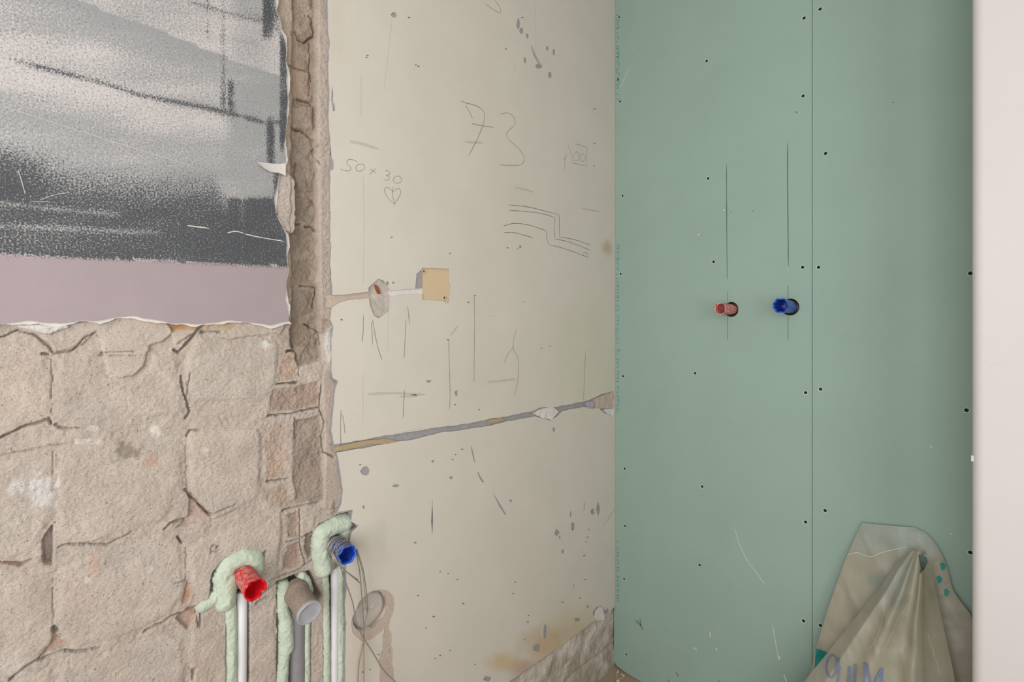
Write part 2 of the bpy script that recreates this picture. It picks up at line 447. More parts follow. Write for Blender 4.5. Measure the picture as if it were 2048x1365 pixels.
for i in range(len(yy)-1):
    a, b = yy[i]+4, yy[i+1]-4; r = random.Random(i)
    x0 = 588+r.randint(-4, 4)-(3 if i > 6 else 0); x1 = 627+r.randint(-3, 8)
    chase_px.append([(x0, a+2), (x0+18, a-2), (x1, a+r.randint(2, 9)), (x1+r.randint(-3, 3), (a+b)/2), (x1, b+r.randint(-2, 4)), (x0+16, b+r.randint(-3, 3)), (x0+1, b-2), (x0-2, (a+b)/2)])
stones = [(bl(p), 'brick', XB+0.0012*((i*7) % 3-1), S(201, 186, 172), 0.009) for i, p in enumerate(bricks_px)]
# (the masonry goes on outside the picture: courses of the same blocks)
rows_z = [LW(105, 1560, XB)[1]-0.165*k for k in range(4)]
extra_bricks = []
for r_ in range(3):
    for c_ in range(9):
        y1 = -1.115-0.162*c_; z1 = rows_z[r_]-0.004
        if z1-0.155 > 0.02: extra_bricks.append([(y1-0.155, z1-0.155), (y1, z1-0.157), (y1-0.002, z1), (y1-0.153, z1-0.003)])
for c_ in range(5):
    for za_, zb_ in ((0.865, 1.015), (1.035, 1.165), (0.695, 0.845), (0.525, 0.675)):
        y1 = -1.625-0.162*c_
        extra_bricks.append([(y1-0.154, za_+0.003), (y1, za_), (y1-0.003, zb_), (y1-0.152, zb_-0.004)])
for i, p in enumerate(small_px):
    c = [S(196, 170, 152), S(180, 158, 142), S(200, 176, 158), S(170, 154, 140), S(184, 164, 147), S(178, 157, 142), S(178, 156, 140), S(196, 180, 165), S(158, 140, 126)][i]
    stones.append((bl(p), 'brick', [-0.0155, -0.0165, -0.0150, -0.0175, -0.014, -0.018, -0.0185, -0.011, -0.020][i], c, 0.007))
for i, p in enumerate(chase_px):
    c = S(*[(176, 155, 137), (166, 148, 131), (184, 160, 140), (170, 152, 135), (164, 148, 132), (158, 142, 126)][i % 6]) if i < 6 else S(152, 137, 121)
    stones.append((bl(p), 'stone', -0.0195-0.002*((i*5) % 3), c, 0.008))
stones += [(p, 'brick', XB, S(201, 186, 172), 0.009) for p in extra_bricks]
pits = [  # polygon, depth below, colour
 ([(106, 1048), (108, 1100), (105, 1132), (88, 1131), (84, 1085)], 0.018, None),
 ([(382, 985), (376, 1035), (350, 1058), (400, 1046), (428, 1030), (396, 1006)], 0.006, S(198, 174, 160)),
 ([(107, 1264), (118, 1276), (140, 1296), (100, 1305), (72, 1324), (100, 1290)], 0.006, S(200, 172, 152)),
 ([(352, 1238), (376, 1216), (402, 1212), (386, 1248), (376, 1262)], 0.007, S(192, 162, 144)),
 ([(374, 1166), (386, 1170), (380, 1205), (362, 1215)], 0.004, S(198, 170, 150)),
 ([(384, 1340), (393, 1336), (388, 1364), (384, 1362)], 0.012, None),
 ([(452, 1190), (500, 1190), (500, 1640), (452, 1640)], 0.030, S(150, 138, 124)),
 ([(425, 1145), (450, 1117), (490, 1102), (524, 1106), (524, 1130), (512, 1160), (500, 1200), (450, 1205), (416, 1214)], 0.022, None),
 ([(555, 1165), (590, 1150), (622, 1142), (645, 1195), (624, 1230), (622, 1640), (555, 1640)], 0.030, S(150, 136, 122)),
 ([(624, 1075), (638, 1050), (680, 1030), (703, 1028), (700, 1060), (692, 1100), (694, 1640), (648, 1640), (648, 1160), (632, 1100)], 0.030, S(160, 146, 132)),
]
cracks = [  # polyline, width mm, depth mm
 ([(0, 877), (30, 862), (53, 851), (75, 848), (98, 838), (104, 849)], 2.2, 9), ([(111, 848), (125, 858), (160, 857)], 1.8, 6),
 ([(0, 912), (80, 897), (140, 887)], 1.5, 3), ([(-60, 690), (0, 676), (20, 668), (35, 662), (65, 668), (95, 690), (105, 706)], 1.8, 6),
 ([(85, 708), (97, 709)], 2.2, 8), ([(110, 708), (145, 702), (165, 680), (187, 666)], 1.6, 5), ([(203, 706), (270, 703)], 1.3, 5), ([(200, 711), (272, 712)], 1.3, 4),
 ([(405, 650), (380, 680), (358, 705), (350, 700)], 2.6, 9), ([(362, 753), (370, 792), (381, 826), (374, 836)], 2.2, 9), ([(404, 664), (440, 664)], 2.2, 7),
 ([(375, 874), (380, 862), (400, 862)], 1.6, 6), ([(372, 980), (380, 996), (395, 1005), (420, 1032), (470, 1010)], 2.2, 8), ([(330, 1060), (345, 1045), (370, 1040)], 2.2, 9),
 ([(355, 1075), (365, 1088)], 2.6, 10), ([(-40, 1128), (0, 1126), (42, 1131), (60, 1122)], 2.0, 8), ([(118, 1097), (135, 1091), (180, 1090), (215, 1092), (262, 1066)], 1.7, 7),
 ([(290, 1264), (330, 1245), (342, 1235), (375, 1225), (410, 1212)], 2.4, 10), ([(20, 1364), (50, 1338), (70, 1325), (130, 1303), (150, 1304), (200, 1298)], 2.4, 10), ([(107, 1256), (112, 1266)], 3.0, 12),
 ([(555, 769), (598, 765)], 2.8, 14), ([(535, 833), (580, 829), (642, 815)], 2.4, 11), ([(577, 703), (588, 702)], 4.0, 14), ([(535, 965), (578, 958)], 2.4, 11), ([(566, 1022), (640, 1004)], 2.2, 9),
 ([(590, 838), (592, 880)], 1.6, 7), ([(643, 772), (640, 815), (650, 845), (643, 870), (648, 905), (668, 916)], 1.7, 7), ([(582, 680), (592, 700), (600, 752)], 1.4, 6),
 ([(593, 60), (600, 76), (614, 82), (632, 66), (628, 36), (622, 28)], 2.0, 9), ([(578, 131), (600, 133), (625, 143), (626, 160)], 1.5, 7), ([(622, 80), (624, 120), (622, 190)], 1.3, 5),
 ([(583, 253), (610, 262), (632, 280)], 1.8, 8), ([(600, 195), (625, 203), (629, 212)], 2.2, 8), ([(590, 448), (602, 449)], 2.2, 8), ([(613, 452), (628, 454), (634, 462)], 2.0, 8),
 ([(603, 572), (635, 575), (628, 615)], 1.6, 7), ([(597, 325), (592, 348), (595, 372)], 2.0, 8), ([(612, 648), (640, 665), (644, 690)], 1.7, 7), ([(636, 290), (630, 300), (638, 330)], 2.0, 7),
 ([(540, 1162), (575, 1150), (602, 1140), (625, 1122), (640, 1114)], 2.4, 8), ([(556, 1166), (530, 1186), (505, 1204)], 2.0, 8), ([(575, 1086), (600, 1078), (642, 1060)], 2.2, 8),
 ([(600, 1020), (602, 1090), (612, 1132)], 1.6, 6), ([(393, 1220), (397, 1256)], 1.4, 5), ([(402, 1215), (402, 1256)], 1.4, 5), ([(530, 1105), (522, 1130)], 2.6, 10),
 ([(350, 1168), (375, 1163)], 1.6, 5), ([(515, 1206), (540, 1196)], 2.2, 6), ([(380, 745), (373, 800)], 1.3, 4), ([(105, 960), (105, 905)], 1.0, 2),
 ([(104, 720), (104, 830)], 1.1, 2.0), ([(106, 1160), (107, 1250)], 1.1, 2.0), ([(372, 890), (374, 975)], 1.1, 2.0), ([(372, 1095), (373, 1160)], 1.1, 2.0),
 ([(425, 1104), (440, 1092), (426, 1092), (420, 1108), (440, 1100)], 1.3, 4),
]
purple_edge = [(556, -120), (549, 0), (552, 20), (559, 35), (560, 55), (567, 72), (572, 92), (571, 120), (573, 150), (574, 200), (573, 250), (568, 290), (570, 320), (568, 335),
 (558, 350), (552, 380), (548, 400), (552, 430), (565, 452), (572, 470), (573, 505), (576, 540), (571, 575), (570, 600), (577, 625), (578, 642)]
purple_bottom = [(578, 643), (540, 650), (500, 645), (455, 641), (400, 648), (340, 646), (315, 640), (265, 632), (235, 634), (200, 641), (160, 641), (120, 648), (60, 642), (0, 648), (-120, 652)]
beige_edge = [(656, -120), (656, 60), (660, 80), (657, 140), (660, 190), (658, 230), (662, 300), (664, 325), (661, 345), (661, 420), (661, 480), (664, 495), (661, 530), (663, 560), (665, 578),
 (665, 606), (662, 640), (668, 655), (664, 680), (663, 740), (666, 757), (676, 763), (670, 790), (666, 830), (664, 860), (668, 890), (673, 906), (681, 940), (686, 980), (684, 1008), (677, 1024), (706, 1020),
 (702, 1044), (718, 1052), (704, 1066), (697, 1090), (692, 1120), (694, 1180), (690, 1212), (693, 1250), (691, 1300), (692, 1420), (692, 1640)]
purple = lp(purple_edge)+lp(purple_bottom)+[(-2.0, LW(-120, 652)[1]), (-2.42, LW(-120, 652)[1]), (-2.42, 2.59), (LW(556, -120)[0], 2.59)]
purple = roughen(purple, 0.006, 0.0022, 3)
beige = lp(beige_edge)[::1]
beige = beige+[(beige[-1][0], 0.212), (-0.6, 0.214), (-0.3, 0.207), (-0.12, 0.209), (-0.066, 0.203), (-0.058, 0.218), (-0.040, 0.221), (-0.034, 0.200), (-0.001, 0.210), (-0.001, 2.59), (beige[0][0], 2.59)]
beige = roughen(beige, 0.005, 0.0018, 5)

ys = np.concatenate([np.arange(-2.42, -1.61, 0.006), np.arange(-1.605, -0.975, 0.0015), np.array([-0.95])])
zs = np.concatenate([np.arange(0.0, 0.445, 0.006), np.arange(0.45, 1.84, 0.0015), np.linspace(1.86, 2.59, 40)])
Yg, Zg = np.meshgrid(ys, zs, indexing='ij')
# cull what lies well under the plaster sheets before the heavy work
pp = np.array(purple); bb = np.array(beige)
cull = inpoly(Yg, Zg, purple) & (Zg > 1.22) & (Yg < -1.13)
far = (Yg < -1.62)
H = -0.0142+0.005*fbm(Yg, Zg, 45, 11)+0.003*fbm(Yg, Zg, 220, 12, 3)
chz = bl([(588, -160), (634, -160), (636, 300), (640, 640), (646, 720), (600, 735), (584, 700), (580, 420)])
_c = sdpoly(Yg, Zg, chz)+0.004*fbm(Yg, Zg, 60, 23)*2
tch = sstep(_c, -0.003, 0.006)
H = H-tch*(0.008-0.014*fbm(Yg, Zg, 50, 24, 4))
base_c = np.empty(Yg.shape+(3,)); base_c[:] = S(199, 184, 170)
PXg, PYg = wall_to_px(Yg, Zg, XB)
# smooth plaster flanks of the chase
base_c = base_c*(1-tch[..., None])+np.array(S(164, 147, 130))*tch[..., None]
fl = (1-tch)*sstep(PYg, 700, 640)*((PXg > 540) & (PXg < 700))
base_c = base_c*(1-fl[..., None])+np.array(S(192, 172, 156))*fl[..., None]
H = H+fl*0.003
lab = np.full(Yg.shape, -1)
wob = 0.0025*fbm(Yg, Zg, 60, 21)*2+0.0012*fbm(Yg, Zg, 260, 22, 2)*2
bump1 = fbm(Yg, Zg, 38, 31, 5); bump2 = fbm(Yg, Zg, 320, 33, 3)
for i, (poly, kind, hz, c, sl) in enumerate(stones):
    P = np.array(poly); lo = P.min(0)-0.02; hi = P.max(0)+0.02
    iy = np.where((ys > lo[0]) & (ys < hi[0]))[0]; iz = np.where((zs > lo[1]) & (zs < hi[1]))[0]
    if len(iy) < 2 or len(iz) < 2: continue
    sl_ = (slice(iy[0], iy[-1]+1), slice(iz[0], iz[-1]+1))
    small = 11 < i < 12+len(small_px)
    sd = sdpoly(Yg[sl_], Zg[sl_], poly)+wob[sl_]*(1.6 if small else 1.0)
    t = sstep(sd, -0.001, sl)
    rough_ = 0.010 if small else 0.0042 if kind == 'brick' else 0.013
    face = hz+rough_*bump1[sl_]+(0.0024 if kind == 'brick' and not small else 0.004)*bump2[sl_]
    H[sl_] = H[sl_]*(1-t)+face*t
    v = 1+0.26*fbm(Yg[sl_], Zg[sl_], 22, 40+i, 5)[..., None]+np.array((0.05, -0.03, -0.07))*(1.2*fbm(Yg[sl_], Zg[sl_], 14, 60+i, 3))[..., None]
    base_c[sl_] = base_c[sl_]*(1-t[..., None])+np.array(c)*v*t[..., None]
    L_ = lab[sl_]; L_[sd > 0.0] = i; lab[sl_] = L_
# plaster remnants clinging under the painted sheet
rem = [([(40, 664), (20, 650), (130, 646), (210, 640), (270, 628), (330, 640), (346, 664), (326, 684), (300, 690), (286, 735), (268, 752), (240, 756), (216, 745), (206, 706), (205, 690), (192, 664), (165, 690), (145, 700), (112, 705), (98, 686), (66, 668)], 0.004, S(203, 188, 174)),
       ([(330, 648), (440, 645), (578, 640), (560, 668), (500, 672), (460, 682), (430, 676), (405, 660), (380, 672), (352, 690)], 0.003, S(202, 186, 170)),
       ([(548, 345), (566, 340), (590, 360), (592, 440), (586, 470), (566, 462), (548, 420)], 0.006, S(202, 186, 174)),
       ([(20, 648), (130, 645), (140, 655), (100, 668), (70, 664), (40, 656)], 0.005, S(222, 214, 205)),
       ([(650, 655), (664, 650), (664, 756), (656, 740), (648, 690)], 0.007, S(216, 208, 200)),
       ([(645, 760), (662, 700), (690, 930), (690, 1015), (648, 1020), (652, 900)], 0.002, S(194, 177, 162)),
       ([(636, -100), (660, -100), (662, 640), (640, 640), (632, 300)], 0.004, S(194, 178, 164))]
for k, (poly, up, c) in enumerate(rem):
    poly = bl(poly); P = np.array(poly); lo = P.min(0)-0.01; hi = P.max(0)+0.01
    iy = np.where((ys > lo[0]) & (ys < hi[0]))[0]; iz = np.where((zs > lo[1]) & (zs < hi[1]))[0]
    sl_ = (slice(iy[0], iy[-1]+1), slice(iz[0], iz[-1]+1))
    sd = sdpoly(Yg[sl_], Zg[sl_], poly)+wob[sl_]; t = sstep(sd, -0.0006, 0.002)
    H[sl_] = np.maximum(H[sl_], -0.014+0.2*H[sl_]*0)*(t)*1+H[sl_]*(1-t)+up*t
    base_c[sl_] = base_c[sl_]*(1-t[..., None])+np.array(c)*t[..., None]
for k, (poly, dp, c) in enumerate(pits):
    poly = bl(poly); P = np.array(poly); lo = P.min(0)-0.01; hi = P.max(0)+0.01
    iy = np.where((ys > lo[0]) & (ys < hi[0]))[0]; iz = np.where((zs > lo[1]) & (zs < hi[1]))[0]
    sl_ = (slice(iy[0], iy[-1]+1), slice(iz[0], iz[-1]+1))
    sd = sdpoly(Yg[sl_], Zg[sl_], poly)+wob[sl_]*0.6; t = sstep(sd, -0.0008, 0.0022)
    H[sl_] = H[sl_]-dp*t
    if c is not None: base_c[sl_] = base_c[sl_]*(1-t[..., None])+np.array(c)*t[..., None]
for k, (pl, wd, dp) in enumerate(cracks):
    pl = bl(pl); P = np.array(pl); lo = P.min(0)-0.012; hi = P.max(0)+0.012
    iy = np.where((ys > lo[0]) & (ys < hi[0]))[0]; iz = np.where((zs > lo[1]) & (zs < hi[1]))[0]
    if len(iy) < 2 or len(iz) < 2: continue
    sl_ = (slice(iy[0], iy[-1]+1), slice(iz[0], iz[-1]+1))
    nn = 0.002*fbm(Yg[sl_], Zg[sl_], 110, 70+k)*2
    nn2 = 0.002*fbm(Yg[sl_], Zg[sl_], 110, 170+k)*2
    d = dline(Yg[sl_]+nn, Zg[sl_]+nn2, pl)
    wv = wd*0.001*(0.55+0.9*vnoise(Yg[sl_], Zg[sl_], 70, 90+k))
    t = 1-sstep(d, wv*0.35, wv*0.95)
    H[sl_] -= dp*0.001*1.25*t
# stains and splashes with shapes of their own (px centre, radii, colour, strength)
stains = [(257, 903, 34, 20, (146, 134, 114), 0.8), (88, 985, 26, 34, (226, 218, 212), 0.9), (36, 970, 22, 20, (220, 212, 206), 0.6), (115, 965, 8, 22, (224, 216, 210), 0.8),
 (312, 862, 12, 14, (226, 216, 206), 0.8), (190, 858, 14, 6, (224, 216, 208), 0.8), (170, 884, 30, 6, (218, 208, 198), 0.7), (530, 692, 10, 8, (232, 226, 220), 0.8), (365, 654, 24, 8, (206, 150, 88), 0.95),
 (440, 652, 30, 8, (204, 168, 128), 0.7), (322, 646, 20, 12, (206, 176, 140), 0.6), (300, 925, 18, 20, (198, 160, 138), 0.6), (20, 1330, 40, 30, (220, 210, 202), 0.5), (10, 1130, 60, 10, (200, 170, 156), 0.5),
 (300, 1140, 8, 10, (224, 214, 204), 0.7), (175, 1160, 8, 8, (226, 216, 208), 0.7), (190, 1130, 14, 26, (204, 166, 140), 0.5), (375, 1190, 14, 26, (200, 158, 130), 0.6), (345, 650, 14, 10, (150, 128, 112), 0.7),
 (575, 330, 12, 60, (206, 190, 176), 0.5), (172, 962, 5, 24, (208, 166, 138), 0.5), (330, 760, 40, 60, (206, 190, 176), 0.4), (450, 740, 60, 50, (206, 190, 175), 0.4), (430, 940, 50, 60, (204, 188, 174), 0.4),
 (600, 640, 60, 60, (150, 134, 118), 0.35), (410, 900, 10, 8, (224, 214, 204), 0.6), (600, 15, 30, 30, (192, 170, 152), 0.4), (590, 110, 20, 80, (196, 170, 148), 0.5)]
for k, (cx, cy, rx, ry, c, st) in enumerate(stains):
    cen = LW(cx, cy, XB); ex = 0.0022*max(rx, ry)
    iy = np.where(np.abs(ys-cen[0]) < ex)[0]; iz = np.where(np.abs(zs-cen[1]) < ex)[0]
    if len(iy) < 2 or len(iz) < 2: continue
    s2 = (slice(iy[0], iy[-1]+1), slice(iz[0], iz[-1]+1))
    d = np.hypot((PXg[s2]-cx)/rx, (PYg[s2]-cy)/ry)+fbm(Yg[s2], Zg[s2], 70, 300+k, 4)*1.9
    t = st*(1-sstep(d, 0.45, 1.15)); t[far[s2]] = 0
    base_c[s2] = base_c[s2]*(1-t[..., None])+np.array(S(*c))*t[..., None]
Vall = np.stack([H, Yg, Zg], -1).reshape(-1, 3); Call = base_c.reshape(-1, 3)
nz_ = len(zs)
ii, jj = np.meshgrid(np.arange(len(ys)-1), np.arange(len(zs)-1), indexing='ij')
q0 = (ii*nz_+jj); Fall = np.stack([q0, q0+nz_, q0+nz_+1, q0+1], -1).reshape(-1, 4)
cy_ = (ys[:-1]+ys[1:])/2; cz_ = (zs[:-1]+zs[1:])/2
CY, CZ = np.meshgrid(cy_, cz_, indexing='ij')
hide = inpoly(CY, CZ, purple) & (sdpoly(CY, CZ, [tuple(p) for p in lp(purple_edge)+lp(purple_bottom)+[(-2.42, LW(-120, 652)[1]), (-2.42, 2.59), (LW(556, -120)[0], 2.59)]]) > 0.012)
bx_simpl = lp(beige_edge)+[(-0.001, 0.21), (-0.001, 2.59), (lp(beige_edge)[0][0], 2.59)]
hide |= sdpoly(CY, CZ, bx_simpl) > 0.010
hide |= (CZ < 0.195) & (CY > -1.0)
hide = hide.ravel()
flab = lab[:-1, :-1].ravel()
def sub_obj(name, sel, m, parent):
    F = Fall[sel]
    if len(F) == 0: return None
    u, inv = np.unique(F, return_inverse=True); F = inv.reshape(F.shape)
    V = Vall[u]; C = Call[u]
    V2, F2, bd = skirt(V, F, 0, -0.056)
    me = mesh_np(name, V2, F2, True, len(F))
    C2 = np.concatenate([C, C[bd], C[bd]]); set_col(me, C2)
    return link(name, me, m, parent)
for i, (poly, kind, *_r) in enumerate(stones):
    sub_obj(kind, (flab == i) & ~hide, M['masonry'], wl)
tag(sub_obj('mortar_bed', (flab < 0) & ~hide, M['masonry'], wl), kind='stuff')

# ---------------------------------------------------------------- left wall: rollered painted plaster
def interp(x, pts):
    return np.interp(x, [p[0] for p in pts], [p[1] for p in pts])
def paint_fields(y, z):
    px, py = wall_to_px(y, z); px = np.clip(px, -300, 600); py = np.clip(py, -400, 760)
    n1 = fbm(y, z, 9, 51); n2 = fbm(y, z, 40, 52, 3)
    ang = fbm(y*0.35+z*0.1, z*1.6-y*0.5, 22, 55, 4)      # long streaks along the roller direction
    eu = interp(px, [(-300, -160), (0, -55), (150, 0), (170, 8), (330, 66), (480, 126), (560, 150)])
    es = interp(px, [(-300, 40), (0, 112), (60, 128), (200, 165), (280, 190), (420, 217), (530, 245)])
    eb = interp(px, [(-300, 290), (0, 320), (150, 350), (300, 372), (430, 372), (452, 398), (560, 396)])
    ep = interp(px, [(-300, 500), (0, 512), (280, 522), (575, 536)])
    d1 = py-eu; d2 = py-es; d3 = py-eb
    G = np.where(d1 > 0, 0.48+0.62*np.exp(-d1/48.0), 0.42+0.25*sstep(-d1, 40, 160)+0.2*sstep(px, 60, -60))
    G = np.where(d2 > -45, np.maximum(G, 0.55), G)
    G = np.where(d2 > 6, 0.34+0.50*sstep(d2, 25, 120), G)
    rightp = sstep(px, 420, 480)
    G = np.maximum(G, rightp*(0.92*sstep(py, 140, 170)))
    G = np.maximum(G, 0.95*sstep(np.abs(px-470), 90, 0)*sstep(np.abs(py-330), 90, 20))
    G = np.where((d1 < 0) & (px > 280), 0.36+0.3*sstep(np.abs(px-500), 60, 10), G)
    G = G+0.80*ang+0.30*n1
    B = -0.22+0.0*px
    B = B+1.0*np.exp(-(d2/7.0)**2)*sstep(n1+ang, -0.45, 0.05)+0.25*np.exp(-((d2+14)/5)**2)*sstep(px, 20, 120)
    low = sstep(d3, -75, 55)
    B = np.maximum(B, -0.22+low*1.10)
    B = B+0.30*sstep(px, 160, 0)*sstep(py, 230, 330)*sstep(py, 420, 380)
    B = B-0.42*np.exp(-((py-(408+px*0.09))/5)**2)*sstep(px, 260, 220)*(px > -50)
    B = B-0.45*np.exp(-((py-(452+px*0.045))/4)**2)*sstep(px, 340, 300)
    B = B-0.45*rightp*sstep(py, 400, 385)*(py > 280)
    B = np.maximum(B, 0.95*((px > 455) & (px < 560) & (py > 398)))
    B = B-0.35*((px > 455) & (px < 556))*sstep(np.abs(vnoise(px, py*0.05, 0.06, 61)-0.85), 0.25, 0.0)
    def vs_(x0, x1, y0, y1, s):
        return (s+0.9*n2)*sstep(px, x0-4, x0+3)*sstep(px, x1+4, x1-3)*sstep(py, y0-14, y0+6)*sstep(py, y1+16, y1-8)
    B = np.maximum(B, vs_(526, 546, -300, 74, 0.9)); B = np.maximum(B, vs_(546, 560, -300, 60, 0.55))
    B = np.maximum(B, vs_(534, 548, 240, 330, 0.7)); B = np.maximum(B, vs_(560, 580, 70, 300, 0.85))
    B = np.maximum(B, vs_(548, 562, 345, 402, 0.9)); B = np.maximum(B, vs_(443, 449, -300, 232, 0.5)); B = np.maximum(B, vs_(414, 418, -10, 70, 0.4)); B = np.maximum(B, vs_(455, 468, 165, 232, 0.5))
    B = np.maximum(B, 0.5*np.exp(-((py-(10+(px-400)*0.27))/5)**2)*(px > 380)*(px < 540))
    B = B+0.35*ang*low+0.35*n2*sstep(np.abs(B-0.5), 0.5, 0.2)
    pur = sstep(py-ep+10*n2+3, -2, 3)
    B = np.maximum(B, 0.62*np.exp(-((py-ep+2)/6)**2)*(pur < 1))
    G = G*(1-pur); B = np.where(pur > 0.5, 0.0*B+0.6*np.exp(-((py-ep)/5)**2)-0.3, B)
    lim = np.array(S(204, 195, 190)); pr = np.array(S(165, 149, 150))
    c = lim*(1-pur[:, None])+pr*pur[:, None]
    c = c*(1+0.05*n1[:, None])
    return c, np.where(pur > 0.5, -3.0, np.clip(G, -0.6, 1.5)), np.where(pur > 0.9, np.minimum(B, 0.3)-1.5*sstep(py-ep, 4, 14), np.clip(B, -0.8, 1.2))
gy, gz = np.meshgrid(np.concatenate([np.linspace(-2.38, -1.62, 8), np.arange(-1.6, -1.06, 0.0042)]), np.concatenate([np.arange(1.2, 1.76, 0.0042), np.linspace(1.78, 2.55, 30)]), indexing='ij')
sel = inpoly(gy, gz, purple); gpts = np.stack([gy[sel], gz[sel]], 1)
o, P2 = left_sheet('painted_plaster', purple, 0.0, -0.02, M['paint'], wl, pts=gpts)
c, g, b_ = paint_fields(P2[:, 1], P2[:, 2])
c[P2[:, 0] < -0.001] = S(222, 212, 202); g[P2[:, 0] < -0.001] = -1; b_[P2[:, 0] < -0.001] = -1
set_col(o.data, c); set_f(o.data, g, 'gry'); set_f(o.data, b_, 'blk')
o['label'] = 'purple, grey and black rollered paint on old plaster'
# white broken plaster edge showing behind the painted skin
edge_px = [(x+5+3*math.sin(i*1.7), y) for i, (x, y) in enumerate(purple_edge)]+[(585, 650)]+[(x, y+5+3*math.sin(i*2.3)) for i, (x, y) in enumerate(purple_bottom)]
er = lp(edge_px)+[(-2.42, LW(-120, 660)[1]), (-2.42, 2.58), (LW(561, -120)[0], 2.58)]
left_sheet('broken_plaster_edge', roughen(er, 0.005, 0.0035, 8), -0.0035, -0.018, M['whitefill'], wl)
onL = lambda a, b: (0.0003, a, b)
def lrib(name, pxs, wd, m, k=5):
    return ribbon([smooth_poly(lp(p), k) if len(p) > 2 else roughen(lp(p), 0.006, 0.0004, 4, False)+[LW(*p[-1])] for p in pxs], wd, onL, name, m, wl)
M['scratch'] = mat('plaster_scratch', S(220, 210, 200), rough=0.9)
M['scratch2'] = mat('fine_scratch', S(196, 184, 170), rough=0.9)
lrib('scratch', [[(455, 466), (472, 463), (490, 468)], [(486, 467), (515, 474), (568, 483)], [(355, 448), (358, 449)], [(375, 451), (380, 452), (418, 457)]], 0.0016, M['scratch'])
lrib('scratch', [[(0, 210), (140, 256), (385, 333)], [(36, 340), (44, 365), (50, 388)], [(80, 400), (110, 390), (140, 385)], [(60, 403), (100, 404)], [(235, 8), (330, 42)], [(345, 225), (362, 246)]], 0.0009, M['scratch2'])
# curled flake of paint at the edge
fk = lp([(508, 326), (522, 327), (548, 329), (571, 327), (571, 352), (556, 346), (540, 345), (525, 338)])
left_sheet('paint_flake', roughen(fk, 0.004, 0.0008, 12), 0.004, 0.0005, M['whitefill'], wl, hf=lambda a, b: 0.0)if False else None
def flake():
    V, T = cdt(roughen(fk, 0.004, 0.0008, 12), (), [LW(x, y) for x in range(515, 570, 8) for y in (332, 338, 344)])
    t = (V[:, 0]-V[:, 0].min())/(np.ptp(V[:, 0])); h = 0.0015+0.011*(1-t)**2
    P = np.stack([h, V[:, 0], V[:, 1]], 1); Pb = P.copy(); Pb[:, 0] -= 0.0012
    F = np.concatenate([T, T[:, ::-1]+len(P)])
    link('paint_flake', mesh_np('paint_flake', np.concatenate([P, Pb]), F), M['whitefill'], wl)
flake()

# ---------------------------------------------------------------- left wall: beige plaster with chases, chips, writing
groove_t = [(664, 890), (720, 882), (770, 872), (820, 865), (870, 856), (935, 848), (975, 839), (1010, 834), (1066, 822), (1080, 816), (1108, 815), (1120, 813), (1165, 804), (1176, 802), (1190, 795), (1206, 788), (1227, 783)]
groove_b = [(1227, 833), (1210, 828), (1198, 818), (1180, 817), (1165, 814), (1125, 823), (1114, 833), (1102, 841), (1070, 833), (1010, 844), (975, 853), (930, 860), (880, 866), (830, 879), (780, 887), (720, 898), (690, 903), (668, 907)]
H_groove = roughen(lp(groove_t+groove_b), 0.006, 0.0022, 14)
H_ch1 = roughen(lp([(655, 591), (690, 590), (736, 584), (742, 597), (700, 600), (678, 606), (664, 616), (655, 616)]), 0.005, 0.0014, 15)
H_blob = roughen(lp([(737, 576), (748, 566), (757, 558), (768, 563), (779, 580), (780, 600), (778, 621), (768, 630), (757, 637), (748, 632), (741, 615), (737, 595)]), 0.005, 0.0014, 16)
H_ch2 = roughen(lp([(777, 582), (815, 579), (846, 576), (846, 589), (815, 589), (777, 593)]), 0.005, 0.0012, 17)
H_sq = roughen(lp([(844, 536), (898, 538), (899, 566), (902, 572), (898, 600), (899, 605), (892, 606), (886, 602), (845, 600)]), 0.006, 0.0008, 18)
H_lil = roughen(lp([(833, 548), (843, 540), (845, 542), (845, 577), (831, 577)]), 0.006, 0.0008, 19)
cR = LW(747.5, 1229); H_ring = roughen(circle(cR, 0.051, 40, 0.0), 0.006, 0.003, 20)
H_flk = roughen(lp([(770, 1255), (779, 1240), (784, 1290), (786, 1330), (790, 1380), (760, 1380), (757, 1330), (764, 1300)]), 0.005, 0.006, 23)
chips = [(788, 30, 6, 5), (1037, 48, 4, 10), (1043, 62, 5, 6), (1055, 72, 3, 5), (1095, 97, 3, 5), (1108, 105, 3, 6), (1050, 120, 3, 7), (1078, 133, 6, 5), (1100, 150, 4, 6), (668, 216, 3, 8), (665, 195, 2, 20), (664, 328, 4, 14),
 (730, 943, 9, 9), (792, 972, 8, 3), (913, 787, 4, 6), (1108, 860, 3, 5), (728, 1015, 3, 4), (866, 923, 3, 3), (903, 956, 4, 3), (831, 1086, 3, 2), (1146, 1053, 4, 9), (1197, 1018, 4, 12), (1185, 1024, 5, 6), (1114, 1066, 5, 7), (1126, 1104, 3, 5), (1142, 1030, 2, 7),
 (1091, 1265, 4, 16), (1074, 1296, 8, 8), (748, 596-30, 1, 1), (775, 567, 4, 4), (787, 566, 3, 2), (1041, 494, 3, 3), (1022, 1002, 3, 3), (1176, 1214, 3, 3), (1199, 1226, 12, 17), (1155, 1240, 6, 4), (975, 1358, 9, 5), (1120, 1075, 2, 4), (1178, 1060, 2, 2), (858, 763, 5, 3), (1148, 1172, 2, 2)]
H_chips = []
for k, (cx, cy, rx, ry) in enumerate(chips):
    r_ = random.Random(k*3+1)
    H_chips.append(lp([(cx+rx*(0.75+0.5*r_.random())*math.cos(a), cy+ry*(0.75+0.5*r_.random())*math.sin(a)) for a in [2*math.pi*i/10 for i in range(10)]]))
